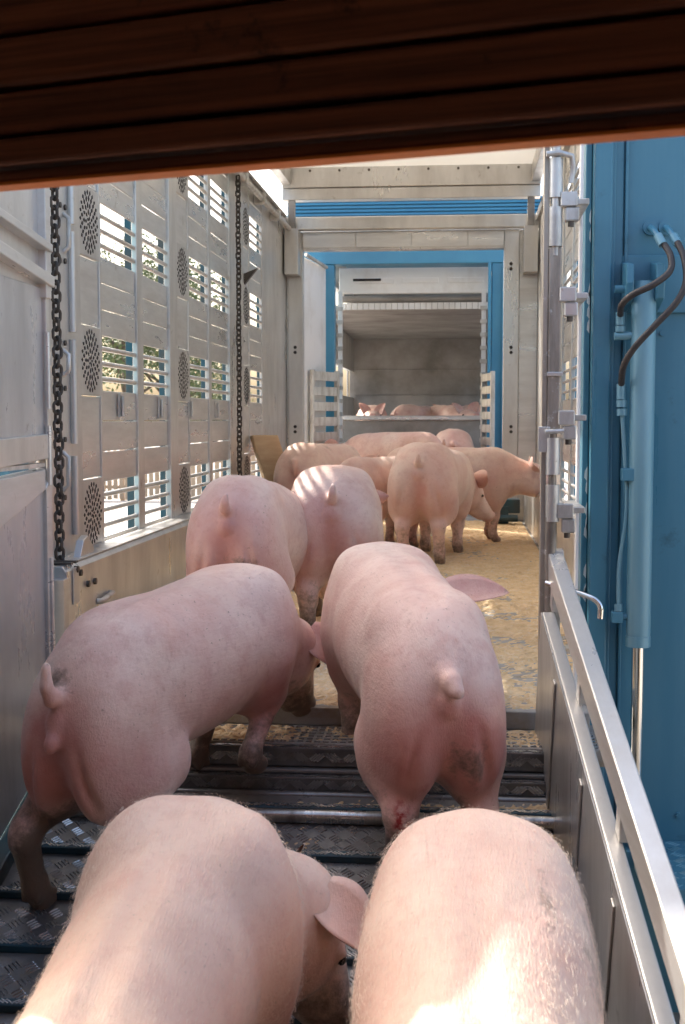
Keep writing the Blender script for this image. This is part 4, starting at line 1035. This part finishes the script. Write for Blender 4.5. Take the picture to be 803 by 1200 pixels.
for i in range(1, 5): hb('plank', -2.2, 2.2, offs[i], .04 + offs[i], zr[i] + .003, zr[i + 1] - .003, 'wood', .005)
hb('header_backing', -2.2, 2.2, .05, .09, zr[1], BT, 'wood')
for k in range(2): hb('plank', -2.2, 2.2, 0, .04, zr[5] + k * .14 + .003, zr[5] + k * .14 + .137, 'wood', .005)
for s0, s1 in ((-3.4, -2.2), (2.2, 3.4)): hb('front_wall', s0, s1, .01, .1, GZ, BT, 'barn')
MB().box(-3.5, -3.4, -5, 2.4, GZ, BT).build('side_wall', 'barn', bn)
MB().box(3.4, 3.5, -5, .4, GZ, BT).build('side_wall', 'barn', bn)
MB().box(-3.5, 3.5, -5.1, -5.0, GZ, BT).build('rear_wall', 'barn', bn)
MB().prism([(-3.5, -5.1, BT), (3.5, -5.1, BT), (3.5, hc.y - .95, BT), (-3.5, hc.y + 1.2, BT)], (0, 0, .06)).build('ceiling', 'barn', bn)

# ------------------------------------------------------------------ outside: fence, trees
fn = tag(empty('picket_fence', (-8, 31, GZ)), 'wooden picket fence beyond the gravel yard', 'fence')
for k in range(62):
    x = -13 + k * .15; hgt = 1.25 + rng.uniform(-.03, .03)
    inst('picket', 'picket', lambda: MB().prism([(-.055, 0, 0), (.055, 0, 0), (.055, 0, 1.18), (0, 0, 1.25), (-.055, 0, 1.18)], (0, .022, 0)), 'picket', fn, (x, 31, GZ + .03 + rng.uniform(-.02, .02)))
for z in (.3, .95): boxpart('rail', 'picket', fn, -13.1, -3.8, 31.024, 31.06, GZ + z, GZ + z + .08)
for k in range(5): boxpart('fence_post', 'picket', fn, -12.8 + k * 2.2, -12.7 + k * 2.2, 31.062, 31.16, GZ, GZ + 1.3)
def tree(x, y, hgt, cr, label, seed, nleaf=7000):
    r = random.Random(seed); t = tag(empty('tree', (x, y, GZ)), label, 'tree', 'trees beyond the yard')
    tk = MB(); top = GZ + hgt
    tk.tube([(x, y, GZ), (x + .05, y, GZ + hgt * .3), (x - .1, y + .1, GZ + hgt * .6), (x, y, GZ + hgt * .85)], [.2, .16, .1, .04], 9)
    tips = []
    for k in range(14):
        a = r.uniform(0, 6.28); z = GZ + hgt * r.uniform(.3, .75); L = cr * r.uniform(.5, .95)
        e = Vector((x + math.cos(a) * L, y + math.sin(a) * L, min(top, z + L * r.uniform(.3, .9)))); tips.append(e)
        tk.tube([(x, y, z), ((x + e.x) / 2, (y + e.y) / 2, (z + e.z) / 2 + .1), e], [.06, .04, .015], 6)
    tk.build('trunk', 'bark', t)
    lf = MB()
    for k in range(nleaf):
        c = r.choice(tips) + Vector((r.gauss(0, 1), r.gauss(0, 1), r.gauss(0, .8))) * cr * .24
        a = Vector((r.gauss(0, 1), r.gauss(0, 1), r.gauss(0, 1))).normalized(); b = a.orthogonal().normalized(); s = r.uniform(.05, .10)
        lf.add([c - a * s, c + b * s * .5, c + a * s, c - b * s * .5], [(0, 1, 2, 3)])
    lf.build('crown', 'leaf', t)
q = at_y(148, 420, 42); tree(q.x, 42, 8.2, 3.0, 'leafy green tree behind the wide near windows', 1, 9000)
q = at_y(196, 420, 46); tree(q.x, 46, 5.6, 2.2, 'smaller green tree between the taller one and the far windows', 2, 6000)
q = at_y(250, 420, 70); tree(q.x, 70, 3.8, 2.0, 'low distant tree seen through the narrow far windows', 3, 4000)
